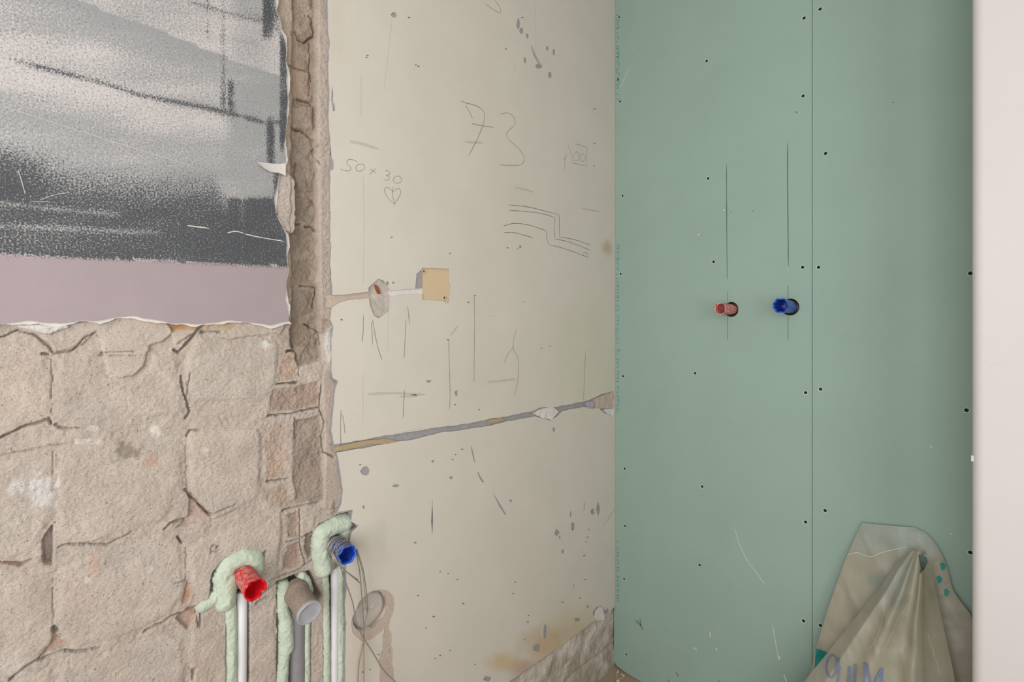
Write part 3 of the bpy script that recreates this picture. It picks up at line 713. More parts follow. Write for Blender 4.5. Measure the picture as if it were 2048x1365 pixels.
# gouges: long thin losses of paint
gouges = [[(943, 892), (947, 905), (951, 925), (949, 926), (945, 912), (942, 896)], [(957, 945), (962, 955), (969, 965), (965, 966), (959, 957), (955, 946)], [(985, 985), (1000, 1008), (1013, 1030), (1011, 1032), (998, 1012)], [(864, 1012), (867, 1040), (865, 1068), (862, 1045)],
 [(1172, 1000), (1170, 1020), (1167, 1023), (1169, 1008)], [(1060, 88), (1080, 128), (1078, 130), (1067, 110)]]
for g_ in gouges: H_chips.append(lp(g_))
holes = [H_groove, H_ch1, H_blob, H_ch2, H_sq, H_lil, H_ring, H_flk]+H_chips
by, bz = np.meshgrid(np.arange(-1.0, 0.0, 0.014), np.arange(0.21, 2.58, 0.014), indexing='ij')
sel = inpoly(by, bz, beige); bpts = np.stack([by[sel], bz[sel]], 1)
bo, P2 = left_sheet('beige_plaster', beige, 0.0, -0.0016, M['beige'], wl, holes=holes, pts=bpts)
def beige_col(y, z):
    px, py = wall_to_px(y, z)
    c = np.empty((len(y), 3)); c[:] = S(212, 203, 189)
    st = [(1010, 1325, 50, 22, (206, 176, 128), 0.7), (1090, 1290, 60, 40, (196, 164, 126), 0.75), (1150, 1262, 60, 34, (190, 168, 136), 0.7), (1060, 1340, 60, 24, (190, 156, 132), 0.75), (1214, 497, 13, 20, (186, 168, 136), 0.9), (1150, 1240, 70, 40, (206, 190, 158), 0.5),
          (762, 1090, 14, 70, (198, 190, 180), 0.5), (735, 1160, 20, 120, (212, 200, 184), 0.4), (1160, 720, 90, 140, (206, 200, 176), 0.5), (720, 1300, 26, 80, (212, 194, 172), 0.6), (675, 60, 10, 90, (206, 192, 172), 0.5)]
    for k, (cx, cy, rx, ry, cc, s) in enumerate(st):
        d = np.hypot((px-cx)/rx, (py-cy)/ry)+0.7*fbm(y, z, 30, 400+k, 3)
        t = (s*(1-sstep(d, 0.3, 1.1)))[:, None]; c = c*(1-t)+np.array(S(*cc))*t
    return c
set_col(bo.data, beige_col(P2[:, 1], P2[:, 2]))
bo['label'] = 'cream painted plaster covered in pencil marks'
# undercoat just behind the skin
bu = [(a, b) for a, b in lp([(x-0.5-2.0*math.sin(i*1.9), y) for i, (x, y) in enumerate(beige_edge)])]
bu = bu+[(bu[-1][0], 0.206), (-0.001, 0.204), (-0.001, 2.58), (bu[0][0], 2.58)]
cH = LW(740.7, 1223)
left_sheet('undercoat', roughen(bu, 0.005, 0.0042, 25), -0.0015, -0.02, M['under'], wl, holes=[H_groove, H_sq, H_blob, H_ch1, H_ch2, circle(cH, 0.0405, 36)])
def nf(sc, amp, seed): return lambda a, b: amp*fbm(a, b, sc, seed)
def pts_in(poly, step):
    P = np.array(poly); a, b = np.meshgrid(np.arange(P[:, 0].min(), P[:, 0].max(), step), np.arange(P[:, 1].min(), P[:, 1].max(), step), indexing='ij')
    s = sdpoly(a, b, poly) > step*0.5; return np.stack([a[s], b[s]], 1)
def patch(name, poly, x0, m, sc=60, amp=0.003, step=0.004):
    return left_sheet(name, poly, x0, x0-0.02, m, wl, pts=pts_in(poly, step), hf=nf(sc, amp, len(name)+int(abs(poly[0][0])*1000) % 50))[0]
patch('cable_chase', H_groove, -0.0045, M['under'], 80, 0.003)
patch('cable_chase', H_ch1, -0.004, M['brownfill'], 80, 0.002)
patch('cable_chase', H_ch2, -0.003, M['whitefill'], 80, 0.002)
patch('filled_hole', H_blob, -0.0035, M['filler'], 90, 0.006)
patch('socket_recess', H_sq, -0.0035, M['tan'], 20, 0.0005)
patch('ochre_layer', roughen(lp([(668, 896), (700, 888), (745, 880), (775, 879), (800, 884), (772, 889), (740, 889), (715, 896), (690, 900), (670, 905)]), 0.005, 0.0012, 31), -0.0012, M['ochre'], 60, 0.001)
patch('ochre_layer', roughen(lp([(977, 840), (1006, 836), (1008, 842), (980, 848)]), 0.004, 0.0008, 32), -0.0012, M['ochre'], 60, 0.001)
patch('filler_blob', roughen(lp([(1066, 828), (1082, 818), (1106, 814), (1117, 824), (1103, 840), (1084, 837)]), 0.004, 0.0014, 33), 0.001, M['whitefill'], 60, 0.006)
patch('filler_blob', roughen(lp([(1168, 808), (1176, 803), (1186, 804), (1188, 815), (1176, 818)]), 0.004, 0.001, 34), 0.001, M['lilac'], 60, 0.004)
patch('filler_blob', roughen(lp([(1188, 800), (1206, 790), (1228, 784), (1228, 817), (1204, 818), (1192, 818)]), 0.004, 0.0012, 35), 0.0, M['brownfill'], 60, 0.005)
patch('filler_blob', roughen(lp([(1205, 820), (1228, 817), (1228, 834), (1216, 829)]), 0.004, 0.0012, 36), 0.0005, M['whitefill'], 60, 0.004)
for cpx, rr in (((849, 543), 0.0042), ((890, 596), 0.0050)):
    c2 = LW(*cpx)
    revolve('fixing_hole', [(0, rr*1.25), (0.0016, rr*1.15), (0.0016, rr*0.8), (-0.004, rr*0.45), (-0.0045, 0.0001)], (-0.0030, *c2), (1, 0, 0), M['tan'], wl, 14)
    revolve('bore_shade_disc', [(0.0010, rr*0.50), (0.0011, 0.0001)], (-0.0030, *c2), (1, 0.0, 0), M['dark'], wl, 12)  # dark disc inside the hole: its shade painted as colour
pc = LW(757, 577); patch('rust_stain', roughen(lp([(750, 569), (756, 572), (760, 580), (762, 588), (757, 588), (752, 579)]), 0.003, 0.001, 37), -0.0012, mat('rust', S(140, 86, 52), rough=0.9, grain=(500, 0.4), bump=(300, 0.6, 0.002)), 90, 0.002, 0.003)
patch('plaster_spall', H_flk, -0.001, M['brownfill'], 60, 0.002)
patch('filler_blob', roughen(lp([(1188, 1243), (1191, 1224), (1199, 1214), (1206, 1216), (1210, 1240)]), 0.004, 0.0012, 41), -0.0006, M['whitefill'], 60, 0.003)
# round back box
patch('box_rim', [p for p in H_ring], -0.0012, M['brownfill'], 70, 0.0012) if False else left_sheet('box_rim', H_ring, -0.0010, -0.012, M['brownfill'], wl, holes=[circle(cH, 0.040, 36)], pts=None)
revolve('back_box', [(0.0, 0.0412), (-0.0005, 0.0402), (-0.019, 0.0396), (-0.019, 0.0368), (-0.0075, 0.0362), (-0.0068, 0.030), (-0.0085, 0.020), (-0.0095, 0.008), (-0.0090, 0.0002)], (-0.0008, *cH), (1, 0, 0), M['filler'], wl, 40, jit=lambda k, a: (0.0014*math.sin(3*a+k*2)*(k > 3), 0.0006*math.sin(5*a+k)))
# pencil writing and scuffs on the plaster
seven = [[(922, 202), (931, 206), (944, 209), (957, 214), (967, 223), (969, 234), (966, 250), (956, 275), (946, 295), (937, 312)], [(943, 247), (960, 251), (987, 255)], [(931, 211), (940, 226), (945, 237)]]
three = [[(1001, 229), (1010, 226), (1020, 228), (1029, 237), (1029, 250), (1018, 260), (1013, 268), (1018, 280), (1035, 295), (1047, 311), (1048, 322), (1040, 330), (1020, 331), (998, 330)]]
lrib('pencil_figure', seven, 0.0013, M['pencil_dark'])['label'] = 'handwritten 7 in pencil'
lrib('pencil_figure', three, 0.0012, M['pencil'])['label'] = 'handwritten 3 in pencil'
lrib('pencil_sum', [[(715, 324), (706, 320), (696, 320), (694, 328), (702, 336), (697, 342), (688, 341), (680, 338)], [(720, 328), (713, 332), (712, 339), (719, 343), (728, 338), (728, 330), (720, 328)],
 [(740, 338), (746, 342), (753, 347)], [(739, 350), (745, 343), (751, 337)], [(770, 341), (778, 343), (779, 349), (772, 351), (778, 354), (777, 360), (769, 360)], [(790, 353), (786, 360), (790, 366), (798, 366), (803, 360), (799, 353), (790, 353)],
 [(770, 376), (769, 383), (775, 395), (788, 407), (800, 390), (801, 381), (795, 377), (786, 383), (778, 376), (770, 376)], [(786, 374), (785, 390), (790, 412)]], 0.0010, M['pencil'])
lrib('pencil_sketch', [[(1017, 410), (1060, 415), (1118, 430)], [(1118, 430), (1118.5, 450), (1119, 474)], [(1119, 474), (1150, 480), (1180, 490)], [(1018, 421), (1060, 424), (1090, 429), (1110, 436)], [(1110, 436), (1109, 460), (1110, 478)], [(1110, 478), (1140, 485), (1181, 501)],
 [(1007, 452), (1030, 447), (1060, 451), (1093, 462)], [(1093, 462), (1094, 478), (1098, 490)], [(1098, 490), (1130, 498), (1176, 515)], [(1176, 515), (1172, 506), (1164, 506)], [(1007, 466), (1030, 466), (1066, 476)]], 0.0014, M['pencil_dark'])
lrib('pencil_sketch', [[(1150, 288), (1162, 291), (1174, 296)], [(1174, 293), (1173, 320), (1172, 333)], [(1172, 333), (1158, 329), (1145, 326)], [(1145, 326), (1140, 300), (1136, 292)], [(1152, 304), (1147, 311), (1148, 320), (1155, 321), (1158, 312), (1156, 305), (1152, 304)], [(1165, 307), (1160, 314), (1162, 322), (1168, 322), (1171, 314), (1165, 307)], [(1128, 320), (1134, 308)], [(1130, 312), (1129, 340)]], 0.0011, M['pencil'])
lrib('pencil_stroke', [[(970, 7), (985, 18), (999, 26), (1001, 18), (993, 5), (985, -4)]], 0.0012, M['pencil'])
lrib('pencil_stroke', [[(1032, 658), (1026, 695), (1035, 715), (1037, 740), (1034, 770), (1029, 790)], [(1026, 695), (1015, 710), (1008, 727)]], 0.0012, M['pencil'])
lrib('scored_line', [[(897, 680), (899, 740), (900, 790), (899, 820)], [(948, 590), (949, 640), (948, 730), (948, 765)], [(745, 640), (750, 670), (757, 700), (764, 720)], [(743, 645), (745, 690)], [(815, 612), (817, 630), (819, 650)], [(727, 630), (726, 665), (724, 685)], [(812, 640), (808, 716)], [(809, 780), (807, 810), (806, 838)], [(1171, 700), (1169, 750), (1167, 803)],
 [(682, 820), (681, 860), (682, 892)], [(916, 652), (902, 671)], [(685, 830), (688, 850), (690, 868)], [(1062, 90), (1072, 112), (1082, 130)], [(864, 1000), (865, 1030), (864, 1070)], [(1228, 1020), (1207, 1052)]], 0.0010, M['pencil_dark'])
lrib('hairline', [[(726, 350), (728, 440), (726, 570)], [(784, 40), (776, 110), (768, 180)], [(722, 150), (722, 235)], [(776, 568), (776, 700)], [(726, 750), (726, 840)], [(1070, 0), (1072, 120)], [(1050, 0), (1062, 30)], [(740, 590), (741, 560)], [(882, 372), (882, 378)], [(1138, 1150), (1160, 1120), (1176, 1105)], [(1026, 148), (1034, 125)], [(1046, 155), (1046, 165)], [(955, 630), (990, 632)], [(1118, 470), (1118, 510)]], 0.0006, M['smudge'])
lrib('smudge', [[(700, 283), (725, 288), (757, 298)], [(1030, 375), (1048, 379), (1066, 384)], [(1165, 417), (1180, 420), (1200, 424)], [(735, 789), (790, 787), (850, 790)], [(975, 765), (1005, 762), (1030, 759)], [(800, 794), (835, 792)], [(930, 284), (965, 286)]], 0.0055, M['smudge'])
lrib('scuff_arc', [[(800, 868), (820, 862), (845, 858), (862, 862)]], 0.0012, M['smudge'])
# scattered pin-pricks
dots = []
R2 = random.Random(5)
for (px, py) in [(733, 115), (735, 111), (818, 35), (832, 130), (837, 133), (1015, 496), (1035, 498), (1012, 98), (1045, 35), (1189, 218), (1189, 287), (1188, 332), (783, 475), (900, 507), (950, 592), (937, 605), (1048, 604), (1100, 693), (1083, 697), (896, 680), (910, 810), (958, 820), (924, 899), (911, 910), (905, 920), (880, 1144), (896, 1148), (915, 1160), (1030, 1165), (1026, 1188), (926, 1208), (867, 1234), (1057, 1232), (1055, 1245), (1145, 1060), (1175, 1075), (1172, 1085), (1168, 1112), (1170, 1160), (1125, 1205), (1160, 1197), (900, 1302), (880, 1312), (870, 1318), (1049, 1280), (950, 1330), (757, 1310), (725, 1345), (740, 1340), (836, 1192), (852, 1257), (720, 930), (683, 640)]:
    rx = 1.2+1.4*R2.random(); dots.append([(px-rx, py+0.6), (px, py-0.5), (px+rx, py+0.8)])
lrib('pin_prick', dots, 0.0022, M['pencil_dark'], 2)

# ---------------------------------------------------------------- bare concrete strip at the foot of the left wall
ya = np.arange(-1.02, 0.0165, 0.004); za = np.arange(-0.002, 0.232, 0.004)
A, B = np.meshgrid(ya, za, indexing='ij')
hh = -0.009+0.012*fbm(A, B, 22, 81)+0.005*fbm(A, B, 70, 82, 4)+0.006*sstep(B, 0.09, 0.02)-0.004*np.exp(-((B-0.075-0.03*fbm(A, B, 10, 83))/0.006)**2)
cc = np.empty(A.shape+(3,)); cc[:] = S(204, 192, 178)
t = (0.75*sstep(fbm(A, B, 12, 84)+0.3*sstep(B, 0.10, 0.05), 0.0, 0.25))[..., None]; cc = cc*(1-t)+np.array(S(160, 145, 128))*t
t = (0.8*sstep(fbm(A+B*0.4, B*2, 26, 86), 0.12, 0.30))[..., None]*0.7; cc = cc*(1-t)+np.array(S(212, 204, 194))*t
V = np.stack([hh, A, B], -1).reshape(-1, 3); nb = len(za)
i_, j_ = np.meshgrid(np.arange(len(ya)-1), np.arange(nb-1), indexing='ij'); q = (i_*nb+j_)
F = np.stack([q, q+nb, q+nb+1, q+1], -1).reshape(-1, 4)
V2, F2, bd = skirt(V, F, 0, -0.056)
bs = link('baseboard_left', mesh_np('baseboard_left', V2, F2, True, len(F)), M['concrete'])
C_ = cc.reshape(-1, 3); set_col(bs.data, np.concatenate([C_, C_[bd], C_[bd]])); struct(bs)

# ---------------------------------------------------------------- back wall: green moisture-resistant boards
wb = struct(box('wall_back', (-0.05, 0.03, 0), (XR+0.2, 0.25, ZC), M['dark']))
box('wall_piece', (PX1, 0.0, 0), (XR, 0.03, ZC), M['room'], wb)
screws_1 = [(1238, 34), (1236, 158), (1240, 203), (1245, 392), (1241, 548), (1246, 753), (1249, 938), (1250, 1053), (1248, 1159), (1252, 1310),
 (1413, 122), (1416, 357), (1427, 524), (1390, 747), (1404, 974), (1399, 1131), (1608, 36), (1606, 192), (1605, 535), (1611, 786), (1611, 1045), (1607, 1243)]
screws_2 = [(1640, 18), (1651, 307), (1637, 535), (1641, 779), (1650, 1022), (1641, 1252), (1941, 547), (1933, 821), (1941, 1106)]
hr = GW(1462, 619.3); hb = GW(1580, 614.5)
def board(x0, x1, scr, pipes, clip):
    r = 0.0042
    hs = [circle(GW(*s), r, 12) for s in scr]+[circle(c, rr, 28) for c, rr in pipes]
    if clip: outer = [(x0+0.010, 0.008), (0.04, 0.003), (x1, 0.002), (x1, ZC-0.002), (x0, ZC-0.002), (x0, 0.022)]
    else: outer = [(x0, 0.002), (x1, 0.002), (x1, ZC-0.002), (x0, ZC-0.002)]
    o, _ = back_sheet('plasterboard', outer, 0.0, 0.0125, M['board'], wb, holes=hs)
    for k, s in enumerate(scr):
        c = GW(*s); rr = r
        if k == 0 and 'screw_me' not in globals():
            h = revolve('screw', [(-0.004, 0.0002), (-0.0016, 0.0012), (-0.0022, 0.0030), (-0.0018, 0.0041), (-0.004, 0.0030), (-0.012, 0.0018)], (0, 0, 0), (0, -1, 0), M['screw'], None, 14)
            globals()['screw_me'] = h.data
            ring = revolve('torn_paper', [(-0.0006, 0.0041), (0.0003, 0.0043), (0.0002, 0.0054)], (0, 0, 0), (0, -1, 0), M['chalk'], None, 14, jit=lambda k, a: (0, 0.0003*math.sin(5*a)))
            globals()['ring_me'] = ring.data
            bpy.data.objects.remove(h); bpy.data.objects.remove(ring)
        for nm, me in (('screw', screw_me), ('torn_paper', ring_me)):
            q_ = link(nm, me, None, o); q_.location = (c[0], 0, c[1])
    return o
b1 = board(-0.004, 0.5995, screws_1, [(hr, 0.0215), (hb, 0.0225)], True)
b2 = board(0.6008, PX0+0.05, screws_2, [], False)
b1['label'] = 'green board with the two pipe outlets'; b2['label'] = 'green board behind the plastic sack'
onG = lambda a, b: (a, -0.0003, b)
def grib(name, pxs, wd, m, parent=b1, k=5):
    return ribbon([smooth_poly(gp(p), k) if len(p) > 2 else gp(p) for p in pxs], wd, onG, name, m, parent)
grib('pencil_line', [[(1453, 329), (1453.5, 440), (1454.5, 558)], [(1455, 585), (1455, 603)], [(1455.5, 634), (1455.5, 680)], [(1575, 286), (1575.5, 400), (1577, 532)], [(1576, 571), (1576, 597)], [(1576, 633), (1576, 682)]], 0.0018, M['stroke_green'])
grib('scuff', [[(1470, 1058), (1480, 1092), (1495, 1122), (1512, 1145), (1530, 1170)], [(1263, 130), (1252, 150), (1240, 178)], [(1275, 92), (1266, 103)], [(1545, 1250), (1552, 1290), (1557, 1320)]], 0.0016, M['chalk'])
grib('paint_chip', [[(1420, 1266), (1421, 1276)], [(1386, 1296), (1394, 1301)], [(1432, 1297), (1434, 1302)], [(1568, 1350), (1573, 1364)], [(1558, 1312), (1559, 1320)], [(1396, 468), (1398, 471)], [(1448, 419), (1449, 422)]], 0.006, M['chalk'])
grib('dirt_mark', [[(1272, 1242), (1280, 1250), (1286, 1260)], [(1280, 1238), (1282, 1252)], [(1352, 1345), (1357, 1354)], [(1437, 1362), (1443, 1368)], [(1336, 1360), (1340, 1368)]], 0.008, mat('faint_dirt', S(118, 136, 124), rough=0.9))
grib('pin_prick', [[(1591, 223), (1594, 226)], [(1786, 204), (1788, 206)], [(1461, 424), (1463, 423)], [(1504, 424), (1506, 421)]], 0.003, M['stroke_green'])
o_ = grib('pin_prick', [[(1779, 564), (1785, 566)]], 0.006, M['ochre'], b2)
o_ = grib('paint_chip', [[(1900, 1068), (1903, 1068)], [(1827, 1083), (1829, 1083)], [(1860, 892), (1864, 896)], [(1639, 1244), (1641, 1244)]], 0.003, M['chalk'], b2)
# faint maker's print running up the board edge: worn strokes only
pr = []
R3 = random.Random(12)
for (ya_, yb_) in ((30, 205), (490, 820), (1085, 1200)):
    y = ya_
    while y < yb_:
        x0 = 1231.2+R3.random()*0.8; x1 = x0+5.0+R3.random()*2
        pr.append([(x0, y), ((x0+x1)/2, y+R3.uniform(-3, 3)), (x1, y+R3.uniform(-2, 2))])
        if R3.random() < 0.6: pr.append([(x1, y), (x1+R3.uniform(-1, 0.5), y+4), (x0+R3.uniform(1, 4), y+6)])
        y += R3.uniform(6, 11)
grib('worn_print', pr, 0.0022, M['print_blue'], b1, 3)

# ---------------------------------------------------------------- plugs and pipes
def plug(name, base, axis, L, r, m_out, m_in, m_rim, parent, seed, notch=((0.6, 0.007),), hexa=0.0, ribs=0):
    """hollow site plug: ragged rim, thick wall, deep socket"""
    seg = 48; ax = np.array(axis, float); ax /= np.linalg.norm(ax)
    R_ = random.Random(seed); ph = [R_.uniform(0, 6.28) for _ in range(4)]
    def rim(a):
        d = 0.0010*math.sin(3*a+ph[0])+0.0008*math.sin(7*a+ph[1])
        for c, dep in notch:
            e = (a-c+math.pi) % (2*math.pi)-math.pi
            d -= dep*math.exp(-(e/0.22)**4)
        return d
    def hx(a): return hexa*r*(math.cos(6*a+ph[2]))
    out = [(0.0, r*0.90), (0.004, r*0.92), (L*0.3, r*0.94), (L*0.6, r*0.97), (L*0.86, r*1.0), (L, r*1.03)]
    jo = lambda k, a: ((rim(a) if k == 5 else rim(a)*0.5 if k == 4 else 0), hx(a)*(k/5)+(0.0005*math.sin(60*k) if ribs else 0))
    revolve('plug_body', out, base, ax, m_out, parent, seg, jo)
    ri = r*0.83
    rimp = [(L, r*1.03), (L+0.0006, r*0.98), (L, ri+0.0012), (L-0.003, ri)]
    revolve('plug_rim', rimp, base, ax, m_rim, parent, seg, lambda k, a: (rim(a), hx(a)))
    inn = [(L-0.003, ri), (L*0.7, ri*0.96), (L*0.42, ri*0.90), (L*0.38, ri*0.7), (L*0.38, 0.0002)]
    revolve('plug_socket', inn, base, ax, m_in, parent, seg, lambda k, a: (rim(a) if k == 0 else 0, (0.10*ri*math.cos(6*a+ph[2]) if k in (1, 2) else hx(a) if k == 0 else 0)))
def foam(name, caps, x0, parent, region, seed, lift=1.15):
    """lumpy foam strips: capsules in the wall plane, domed outwards"""
    P = []
    for pl, r in caps: P += lp(pl, -0.012)
    P = np.array(P); st = 0.0016
    ya = np.arange(P[:, 0].min()-0.022, P[:, 0].max()+0.022, st); za = np.arange(max(0.01, P[:, 1].min()-0.02), P[:, 1].max()+0.022, st)
    A, B = np.meshgrid(ya, za, indexing='ij'); Hh = np.full(A.shape, -1.0)
    n = fbm(A, B, 45, seed, 3); n2 = fbm(A, B, 130, seed+5, 3)
    for pl, r in caps:
        d = dline(A, B, lp(pl, -0.012))*(1-0.30*n)+0.006*n+0.004*n2
        s = r*r-d*d
        Hh = np.maximum(Hh, np.where(s > 0, np.sqrt(np.maximum(s, 0))*lift, -1))
    Hf = x0+np.maximum(Hh, 0)+0.006*n+0.0045*n2
    ok = Hh > 0
    i_, j_ = np.meshgrid(np.arange(len(ya)-1), np.arange(len(za)-1), indexing='ij')
    nb = len(za); q = (i_*nb+j_)
    F = np.stack([q, q+nb, q+nb+1, q+1], -1).reshape(-1, 4)
    kf = (ok[:-1, :-1] & ok[1:, :-1] & ok[1:, 1:] & ok[:-1, 1:]).ravel(); F = F[kf]
    V = np.stack([Hf, A, B], -1).reshape(-1, 3); u, inv = np.unique(F, return_inverse=True)
    V2, F2, bd = skirt(V[u], inv.reshape(F.shape), 0, x0-0.03)
    return link('foam', mesh_np('foam', V2, F2, True, len(F)), M['foam'], parent)
def vpipe(name, px, pyt, r, xc, m, parent, bend=None):
    y, z = LW(px, pyt, xc)
    pts = [(xc, y, 0.02)]+[(xc, y+0.0008*math.sin(k), 0.02+(z-0.02)*k/8) for k in range(1, 9)]
    if bend is not None: pts += bend(y, z)
    return tube(name, pts, r, m, parent, 20)

# hot outlet in the masonry
q = LW(487.9, 1148, -0.01); T = empty('water_outlet', (0, 0, 0))
tag(T, 'red plug on a white pipe in green foam among the bricks', 'pipe outlet', 'plugged outlets in the old masonry')
plug('red', (-0.016, *q), (1, 0.02, -0.10), 0.066, 0.0182, M['red'], M['red_in'], M['red_in'], T, 3, notch=((2.1, 0.004), (5.6, 0.006)))
vpipe('supply_pipe', 483, 1185, 0.0088, -0.020, M['pipe_white'], T)
foam('foam', [([(464, 1640), (464, 1250), (461, 1200)], 0.0112), ([(450, 1195), (446, 1155), (460, 1128), (488, 1114), (508, 1117), (512, 1140)], 0.0175), ([(446, 1180), (426, 1203), (408, 1214)], 0.0125), ([(455, 1165), (452, 1205)], 0.0185)], -0.021, T, None, 501)
# grey waste stub
q = LW(592, 1183, -0.01); T = empty('waste_outlet', (0, 0, 0))
tag(T, 'grey plastic waste stub, dusty brown on top, with a flat closed end', 'waste pipe', 'plugged outlets in the old masonry')
gb = np.array((-0.022, *q)); gax = np.array((1, 0.04, -0.27)); gax /= np.linalg.norm(gax)
revolve('stub', [(0.0, 0.0235), (0.012, 0.0240), (0.016, 0.0242), (0.0175, 0.0226), (0.03, 0.0222), (0.070, 0.0222)], gb, gax, M['pipe_dusty'], T, 40)
revolve('end_cap', [(0.066, 0.0223), (0.070, 0.0231), (0.0735, 0.0231), (0.0742, 0.0222), (0.0728, 0.0205), (0.0722, 0.012), (0.0718, 0.0002)], gb, gax, M['cap_grey'], T, 40)
yz = LW(594, 1212, -0.026)
tube('drain_pipe', [(-0.026, yz[0], 0.02), (-0.026, yz[0], 0.2), (-0.026, yz[0], 0.45), (-0.026, yz[0], yz[1]-0.02), (-0.024, yz[0], yz[1]), (-0.015, yz[0], yz[1]+0.02)], 0.0168, M['pipe_grey'], T, 28)
foam('foam', [([(567, 1640), (566, 1370), (568, 1330), (573, 1285), (572, 1240), (567, 1220), (569, 1176)], 0.0125), ([(574, 1300), (573, 1250)], 0.0155), ([(615, 1640), (615, 1300), (616, 1238)], 0.0085), ([(606, 1154), (616, 1166), (620, 1184)], 0.0095)], -0.021, T, None, 511)
# cold outlet in the masonry
q = LW(668, 1088, -0.01); T = empty('water_outlet', (0, 0, 0))
tag(T, 'dusty blue plug wrapped in wire on a white pipe in green foam', 'pipe outlet', 'plugged outlets in the old masonry')
bbase = np.array((-0.016, *q)); bax = np.array((1, 0.0, -0.03)); bax /= np.linalg.norm(bax)
plug('blue', bbase, bax, 0.068, 0.0178, M['blue'], M['blue_in'], M['blue_rim'], T, 9, notch=((0.15, 0.004), (3.1, 0.003)), hexa=0.05)
vpipe('supply_pipe', 669, 1132, 0.0086, -0.020, M['pipe_white'], T)
yz = LW(663, 1120, -0.018)
revolve('pipe_fitting', [(-0.016, 0.0098), (-0.013, 0.0112), (-0.008, 0.0098), (-0.003, 0.0112), (0.002, 0.0100), (0.012, 0.0100)], (-0.016, *yz), (0.001, 0, 1), M['steel'], T, 22)
foam('foam', [([(648, 1140), (642, 1090), (646, 1066), (672, 1052), (690, 1048)], 0.0195), ([(694, 1050), (689, 1088)], 0.013), ([(655, 1640), (655, 1300), (653, 1180), (648, 1120)], 0.0090), ([(684, 1640), (683, 1280), (682, 1180), (684, 1100)], 0.0095)], -0.021, T, None, 521)
# outlets through the green board
def board_outlet(c, r, L, mo, mi, mr, label, seed, tilt, hexa, notch):
    T = empty('water_outlet', (0, 0, 0)); tag(T, label, 'pipe outlet', 'plugged outlets in the green board')
    ax = np.array((tilt[0], -1, tilt[1]))
    revolve('brass_elbow', [(-0.03, 0.0195), (-0.004, 0.0200), (0.002, 0.0190), (0.003, 0.0165)], (c[0], 0.012, c[1]-0.001), (0, -1, 0), M['brass'], T, 28)
    plug('p', (c[0], 0.008, c[1]), ax, L+0.008, r, mo, mi, mr, T, seed, notch, hexa)
    revolve('cavity', [(-0.028, 0.0285), (-0.0281, 0.0002)], (c[0], 0.0, c[1]), (0, -1, 0), M['dark'], T, 20)
board_outlet(hr, 0.0160, 0.080, M['red_dusty'], M['red_dusty'], M['red_dusty'], 'red plug sticking out of the green board', 21, (0.03, 0.02), 0.02, ((1.5, 0.004), (3.6, 0.004)))
board_outlet(hb, 0.0185, 0.074, M['blue_clean'], M['blue_in'], M['blue_rim'], 'blue plug sticking out of the green board near its joint', 22, (0.0, 0.04), 0.06, ((3.1, 0.008),))

# ---------------------------------------------------------------- binding wire round the cold plug
T = empty('binding_wire', (0, 0, 0)); tag(T, 'thin galvanised wire looped round the dusty blue plug and hanging down', 'wire')
u_ = np.cross((0, 0, 1), bax); u_ /= np.linalg.norm(u_); v_ = np.cross(bax, u_)
def loop(t0, t1, n0, n1, r=0.0172, k=80):
    return [bbase+bax*(t0+(t1-t0)*i/k)+(r+0.0006*math.sin(i*0.4))*(math.cos(n0+(n1-n0)*i/k)*u_+math.sin(n0+(n1-n0)*i/k)*v_) for i in range(k+1)]
tube('wire_coil', loop(0.014, 0.022, 0, 6.28*2.2, 0.0180), 0.0010, M['steel'], T, 8)
tube('wire_coil', [p+0.0 for p in loop(0.022, 0.044, 1.0, 6.28*1.35+1.0, 0.0190)], 0.0010, M['steel'], T, 8)
tube('wire_coil', [p for p in loop(0.027, 0.050, 0.6, 6.28*1.3+0.6, 0.0196)], 0.0010, M['steel'], T, 8)
def strand(pts, xs, r=0.0009):
    n = len(pts); P = [(x, *LW(*p, x)) for p, x in zip(pts, xs)]
    return tube('wire_strand', smooth_poly(P, 6), r, M['steel'], T, 8)
strand([(660, 1095), (663, 1108), (672, 1125), (690, 1142), (716, 1161)], [0.02, 0.035, 0.045, 0.047, 0.048], 0.0011)
strand([(663, 1096), (666, 1108), (676, 1126), (695, 1146), (719, 1166)], [0.022, 0.037, 0.046, 0.049, 0.050], 0.0011)
strand([(712, 1100), (716, 1125), (720, 1150), (724, 1200), (728, 1262), (726, 1290), (718, 1330), (716, 1380), (716, 1450)], [0.044, 0.04, 0.03, 0.02, 0.014, 0.012, 0.012, 0.012, 0.012], 0.0012)
strand([(714, 1100), (722, 1125), (728, 1150), (735, 1205), (733, 1232), (729, 1255), (728, 1290), (728, 1370), (729, 1450)], [0.046, 0.042, 0.032, 0.02, 0.016, 0.016, 0.014, 0.012, 0.012], 0.0010)
strand([(712, 1098), (720, 1125), (726, 1155), (731, 1200), (734, 1225)], [0.045, 0.04, 0.034, 0.022, 0.018], 0.0008)
strand([(678, 1112), (681, 1135), (691, 1165), (705, 1205), (713, 1245), (727, 1277), (745, 1305), (768, 1342), (790, 1364), (840, 1410)], [0.03, 0.032, 0.028, 0.022, 0.02, 0.018, 0.018, 0.02, 0.022, 0.03], 0.0011)

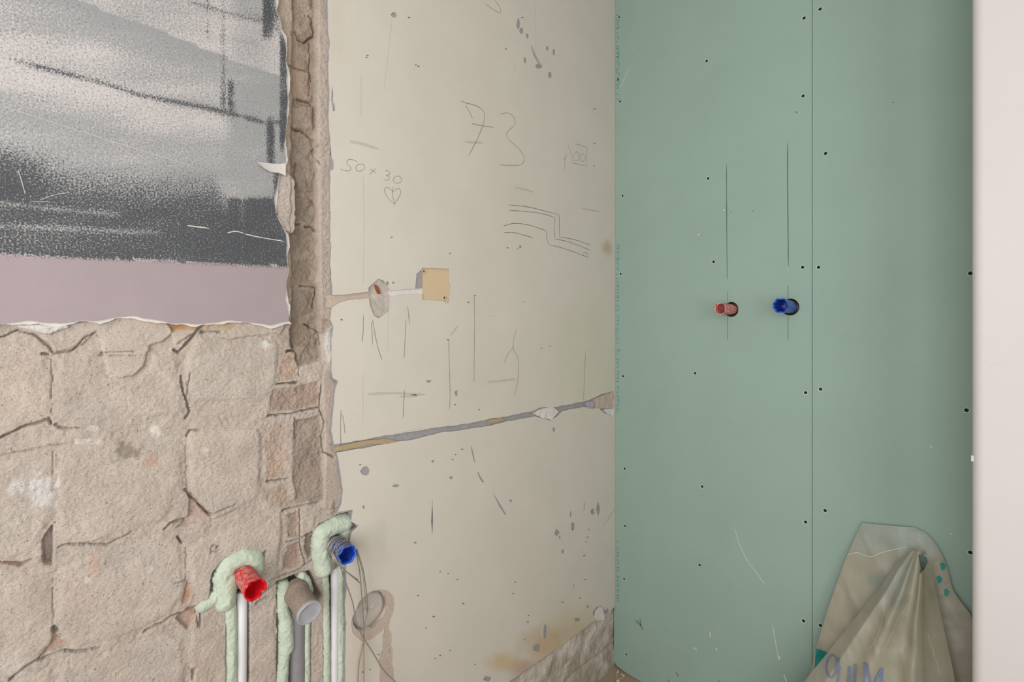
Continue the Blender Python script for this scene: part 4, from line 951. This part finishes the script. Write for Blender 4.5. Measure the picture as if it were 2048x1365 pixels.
# ---------------------------------------------------------------- plastic sack leaning in the corner
def lean(px, py, y0, k, zt=0.71):
    d = ray(px, py); t = (y0-k*(zt-CAM[2])-CAM[1])/(d[1]-k*d[2]); return CAM+t*d
SK = empty('plastic_sack', (0.78, -0.1, 0)); tag(SK, 'crumpled translucent plastic sack with faded blue lettering leaning on the green board', 'sack')
def sack_sheet(name, left, right, y0, k, bulge, seed, colf, nrow=90, ncol=60, prof=None, hole=None):
    pyl = [p[1] for p in left]; pxl = [p[0] for p in left]; pyr = [p[1] for p in right]; pxr = [p[0] for p in right]
    V = []; C = []; PX = []; T_ = []
    for i in range(nrow+1):
        s = i/nrow
        a = np.array([np.interp(s, np.linspace(0, 1, len(left)), pxl), np.interp(s, np.linspace(0, 1, len(left)), pyl)])
        b = np.array([np.interp(s, np.linspace(0, 1, len(right)), pxr), np.interp(s, np.linspace(0, 1, len(right)), pyr)])
        for j in range(ncol+1):
            t = j/ncol; p = a+(b-a)*t; w_ = lean(p[0], p[1], y0, k)
            bl_ = bulge*(math.sin(math.pi*t)**0.7)*min(1, s*3+0.15) if prof is None else bulge*prof(s, t)
            V.append(w_+np.array([0, -bl_, 0])); C.append(colf(p[0], p[1], s, t)); PX.append(p); T_.append(t)
    V = np.array(V); T_ = np.array(T_); PX = np.array(PX)
    q1 = V[:, 0]*0.9+V[:, 2]*0.45; q2 = V[:, 2]*0.9-V[:, 0]*0.45
    nn = fbm(V[:, 0], V[:, 2], 9, seed, 3)*0.016-0.010*np.abs(fbm(q1, q2*0.25, 22, seed+2, 2))-0.006*np.abs(fbm(q1*0.3, q2, 26, seed+5, 2))+0.002
    V[:, 1] = np.minimum(-0.003, V[:, 1]-nn*np.minimum(1, 6*np.minimum(T_, 1-T_)+0.2))
    V[:, 0] = np.minimum(V[:, 0], PX0-0.004); V[:, 2] = np.maximum(V[:, 2], 0.004)
    V = V-np.array(SK.location); nc = ncol+1
    F = np.array([(i*nc+j, (i+1)*nc+j, (i+1)*nc+j+1, i*nc+j+1) for i in range(nrow) for j in range(ncol)])
    if hole is not None:
        c = PX[F].mean(1); F = F[~inpoly(c[:, 0], c[:, 1], hole)]
    me = mesh_np(name, V, F); set_col(me, np.array(C))
    return link(name, me, M['sack'], SK)
tear = [(1838, 1107), (1846, 1105), (1855, 1112), (1856, 1124), (1850, 1136), (1842, 1140), (1844, 1130), (1840, 1120)]
def ss(x, a, b): return float(sstep(np.array([x]), a, b)[0])
def bag_back(px, py, s, t):
    c = np.array(S(184, 178, 158)); tl = np.array(S(172, 184, 172)); pk = np.array(S(196, 184, 166))
    c = c+(tl-c)*0.85*ss(py, 1130, 1070)
    c = c+(pk-c)*0.6*ss(px, 1740, 1680)
    d = math.hypot((px-1760)/34, (py-1155)/22); c = c+(np.array(S(130, 160, 148))-c)*0.6*(1-min(1, d))
    return c
def bag_front(px, py, s, t):
    c = np.array(S(180, 174, 152)); tl = np.array(S(170, 180, 170))
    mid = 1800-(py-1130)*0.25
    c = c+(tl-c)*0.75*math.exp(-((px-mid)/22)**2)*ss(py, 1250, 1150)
    c = c+(np.array(S(160, 156, 132))-c)*0.5*ss(t, 0.72, 0.85)  # shade of the fold that tilts back, painted into the colour
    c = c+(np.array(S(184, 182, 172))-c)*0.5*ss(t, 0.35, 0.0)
    return c
sack_sheet('sack_back', [(1724, 1046), (1690, 1120), (1660, 1205), (1634, 1290), (1617, 1365), (1604, 1430), (1560, 1610)],
           smooth_poly([(1830, 1055), (1856, 1070), (1880, 1102), (1895, 1138), (1905, 1178), (1922, 1205), (1943, 1235), (1958, 1300), (1962, 1365), (1962, 1480), (1962, 1610)], 4), -0.010, 0.10, 0.018, 601, bag_back, 110, 70, hole=tear)
def rprof(s, t):
    ridge = 0.75*math.exp(-((t-0.42)/0.10)**2)+0.55*math.exp(-((t-0.74)/0.06)**2)
    edge = min(1, 7*t)*min(1, 5*(1-t))
    return edge*(0.45+0.4*ridge)*min(1, s*2.5+0.3)
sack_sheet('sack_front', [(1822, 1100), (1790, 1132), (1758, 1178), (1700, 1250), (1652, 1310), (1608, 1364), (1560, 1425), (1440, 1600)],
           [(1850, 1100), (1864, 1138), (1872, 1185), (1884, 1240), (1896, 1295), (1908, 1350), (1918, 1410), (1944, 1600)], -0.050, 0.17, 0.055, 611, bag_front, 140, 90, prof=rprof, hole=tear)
# print and painted crease highlights on the sack, laid on the front sheet
from mathutils.bvhtree import BVHTree
bpy.context.view_layer.update()
trees = []
for o in SK.children:
    trees.append((o, BVHTree.FromPolygons([tuple(Vector(v.co)+SK.location) for v in o.data.vertices], [tuple(p.vertices) for p in o.data.polygons])))
def on_sack(px, py, which=None):
    d = Vector(ray(px, py)).normalized(); best = None
    for o, t in trees:
        if which and not o.name.startswith(which): continue
        h = t.ray_cast(Vector(CAM), d)
        if h[0] is not None and (best is None or h[3] < best[1]): best = (h[0], h[3])
    if best is None: return tuple(lean(px, py, -0.08, 0.17)-np.array(SK.location))
    return tuple(best[0]-d*0.0022-SK.location)
def sack_print_and_glint(name, strokes, wd, m, which='sack_front'):
    V = []; F = []
    for st in strokes:
        st = smooth_poly(st, 6) if len(st) > 2 and name != 'painted_crease_glint' else [(a+rng.uniform(-1.3, 1.3), b) for a, b in smooth_poly(st, 7)] if len(st) > 2 else [tuple(np.array(st[0])+(np.array(st[1])-np.array(st[0]))*t/8) for t in range(9)]
        s = len(V); n = len(st)
        for i, (a, b) in enumerate(st):
            p0 = st[max(0, i-1)]; p1 = st[min(n-1, i+1)]; dx, dy = p1[0]-p0[0], p1[1]-p0[1]; L = math.hypot(dx, dy) or 1
            V += [on_sack(a-dy/L*wd/2, b+dx/L*wd/2, which), on_sack(a+dy/L*wd/2, b-dx/L*wd/2, which)]
        F += [(s+2*i, s+2*i+1, s+2*i+3, s+2*i+2) for i in range(n-1)]
    return link(name, mesh_np(name, V, F), m, SK)
sack_print_and_glint('printed_letter', [[(1664, 1309), (1656, 1318), (1652, 1334), (1655, 1350), (1663, 1356), (1670, 1348), (1673, 1332), (1671, 1316), (1664, 1309)]], 3.4, M['ink'])
sack_print_and_glint('printed_letter', [[(1677, 1316), (1677, 1345), (1675, 1372), (1674, 1400)], [(1669, 1337), (1682, 1338)]], 4.0, M['ink'])
sack_print_and_glint('printed_letter', [[(1699, 1334), (1698, 1352), (1696, 1370), (1694, 1400)], [(1710, 1330), (1709, 1352), (1707, 1370), (1704, 1400)]], 6.0, M['ink'])
sack_print_and_glint('printed_letter', [[(1729, 1326), (1729, 1350), (1727, 1375), (1724, 1400)], [(1731, 1328), (1738, 1356), (1744, 1384)], [(1744, 1384), (1754, 1356), (1764, 1338)], [(1764, 1338), (1763, 1362), (1760, 1400)]], 6.0, M['ink'])
def sack_blob(name, poly, m, which):
    V, T = cdt(poly); P = [on_sack(a, b, which) for a, b in V]
    link(name, mesh_np(name, P, T[:, ::-1]), m, SK)
sack_blob('teal_print', [(1632, 1298), (1645, 1302), (1657, 1307), (1648, 1320), (1638, 1333), (1629, 1342), (1630, 1320)], M['teal'], 'sack_back')
for k, (cx, cy) in enumerate([(1886, 1134), (1879, 1160), (1893, 1186)]):
    sack_blob('teal_print', [(cx-6, cy-5), (cx, cy-8), (cx+6, cy-2), (cx+3, cy+6), (cx-3, cy+7)], M['teal'], 'sack_back')
sack_print_and_glint('painted_crease_glint', [[(1828, 1190), (1812, 1215), (1795, 1240), (1780, 1275), (1762, 1310)], [(1770, 1200), (1760, 1260), (1740, 1300)], [(1856, 1270), (1868, 1310), (1880, 1350)]], 0.9, mat('crease_highlight', S(200, 195, 176), rough=0.5))  # crumple highlights painted as thin pale strokes
sack_print_and_glint('painted_crease_glint', [[(1697, 1110), (1715, 1106), (1740, 1114), (1770, 1104), (1815, 1094)]], 1.4, mat('crease_shine', S(206, 206, 190), rough=0.5), 'sack_back')  # sheen along the back fold, painted as a pale stroke

# ---------------------------------------------------------------- rubble in the floor corner
R4 = random.Random(31)
for k in range(9):
    import bmesh
    bm = bmesh.new(); bmesh.ops.create_icosphere(bm, subdivisions=1, radius=1)
    s = R4.uniform(0.003, 0.007)
    for v in bm.verts: v.co = v.co*s*R4.uniform(0.7, 1.25)
    me = bpy.data.meshes.new('rubble_crumb'); bm.to_mesh(me); bm.free()
    o = link('rubble_crumb', me, M['chip'])
    o.location = (0.012+R4.random()*0.04, -0.012-R4.random()*0.05, s*0.7)
    tag(o, 'small pale rubble crumb on the floor in the corner', 'rubble', 'rubble crumbs in the corner')
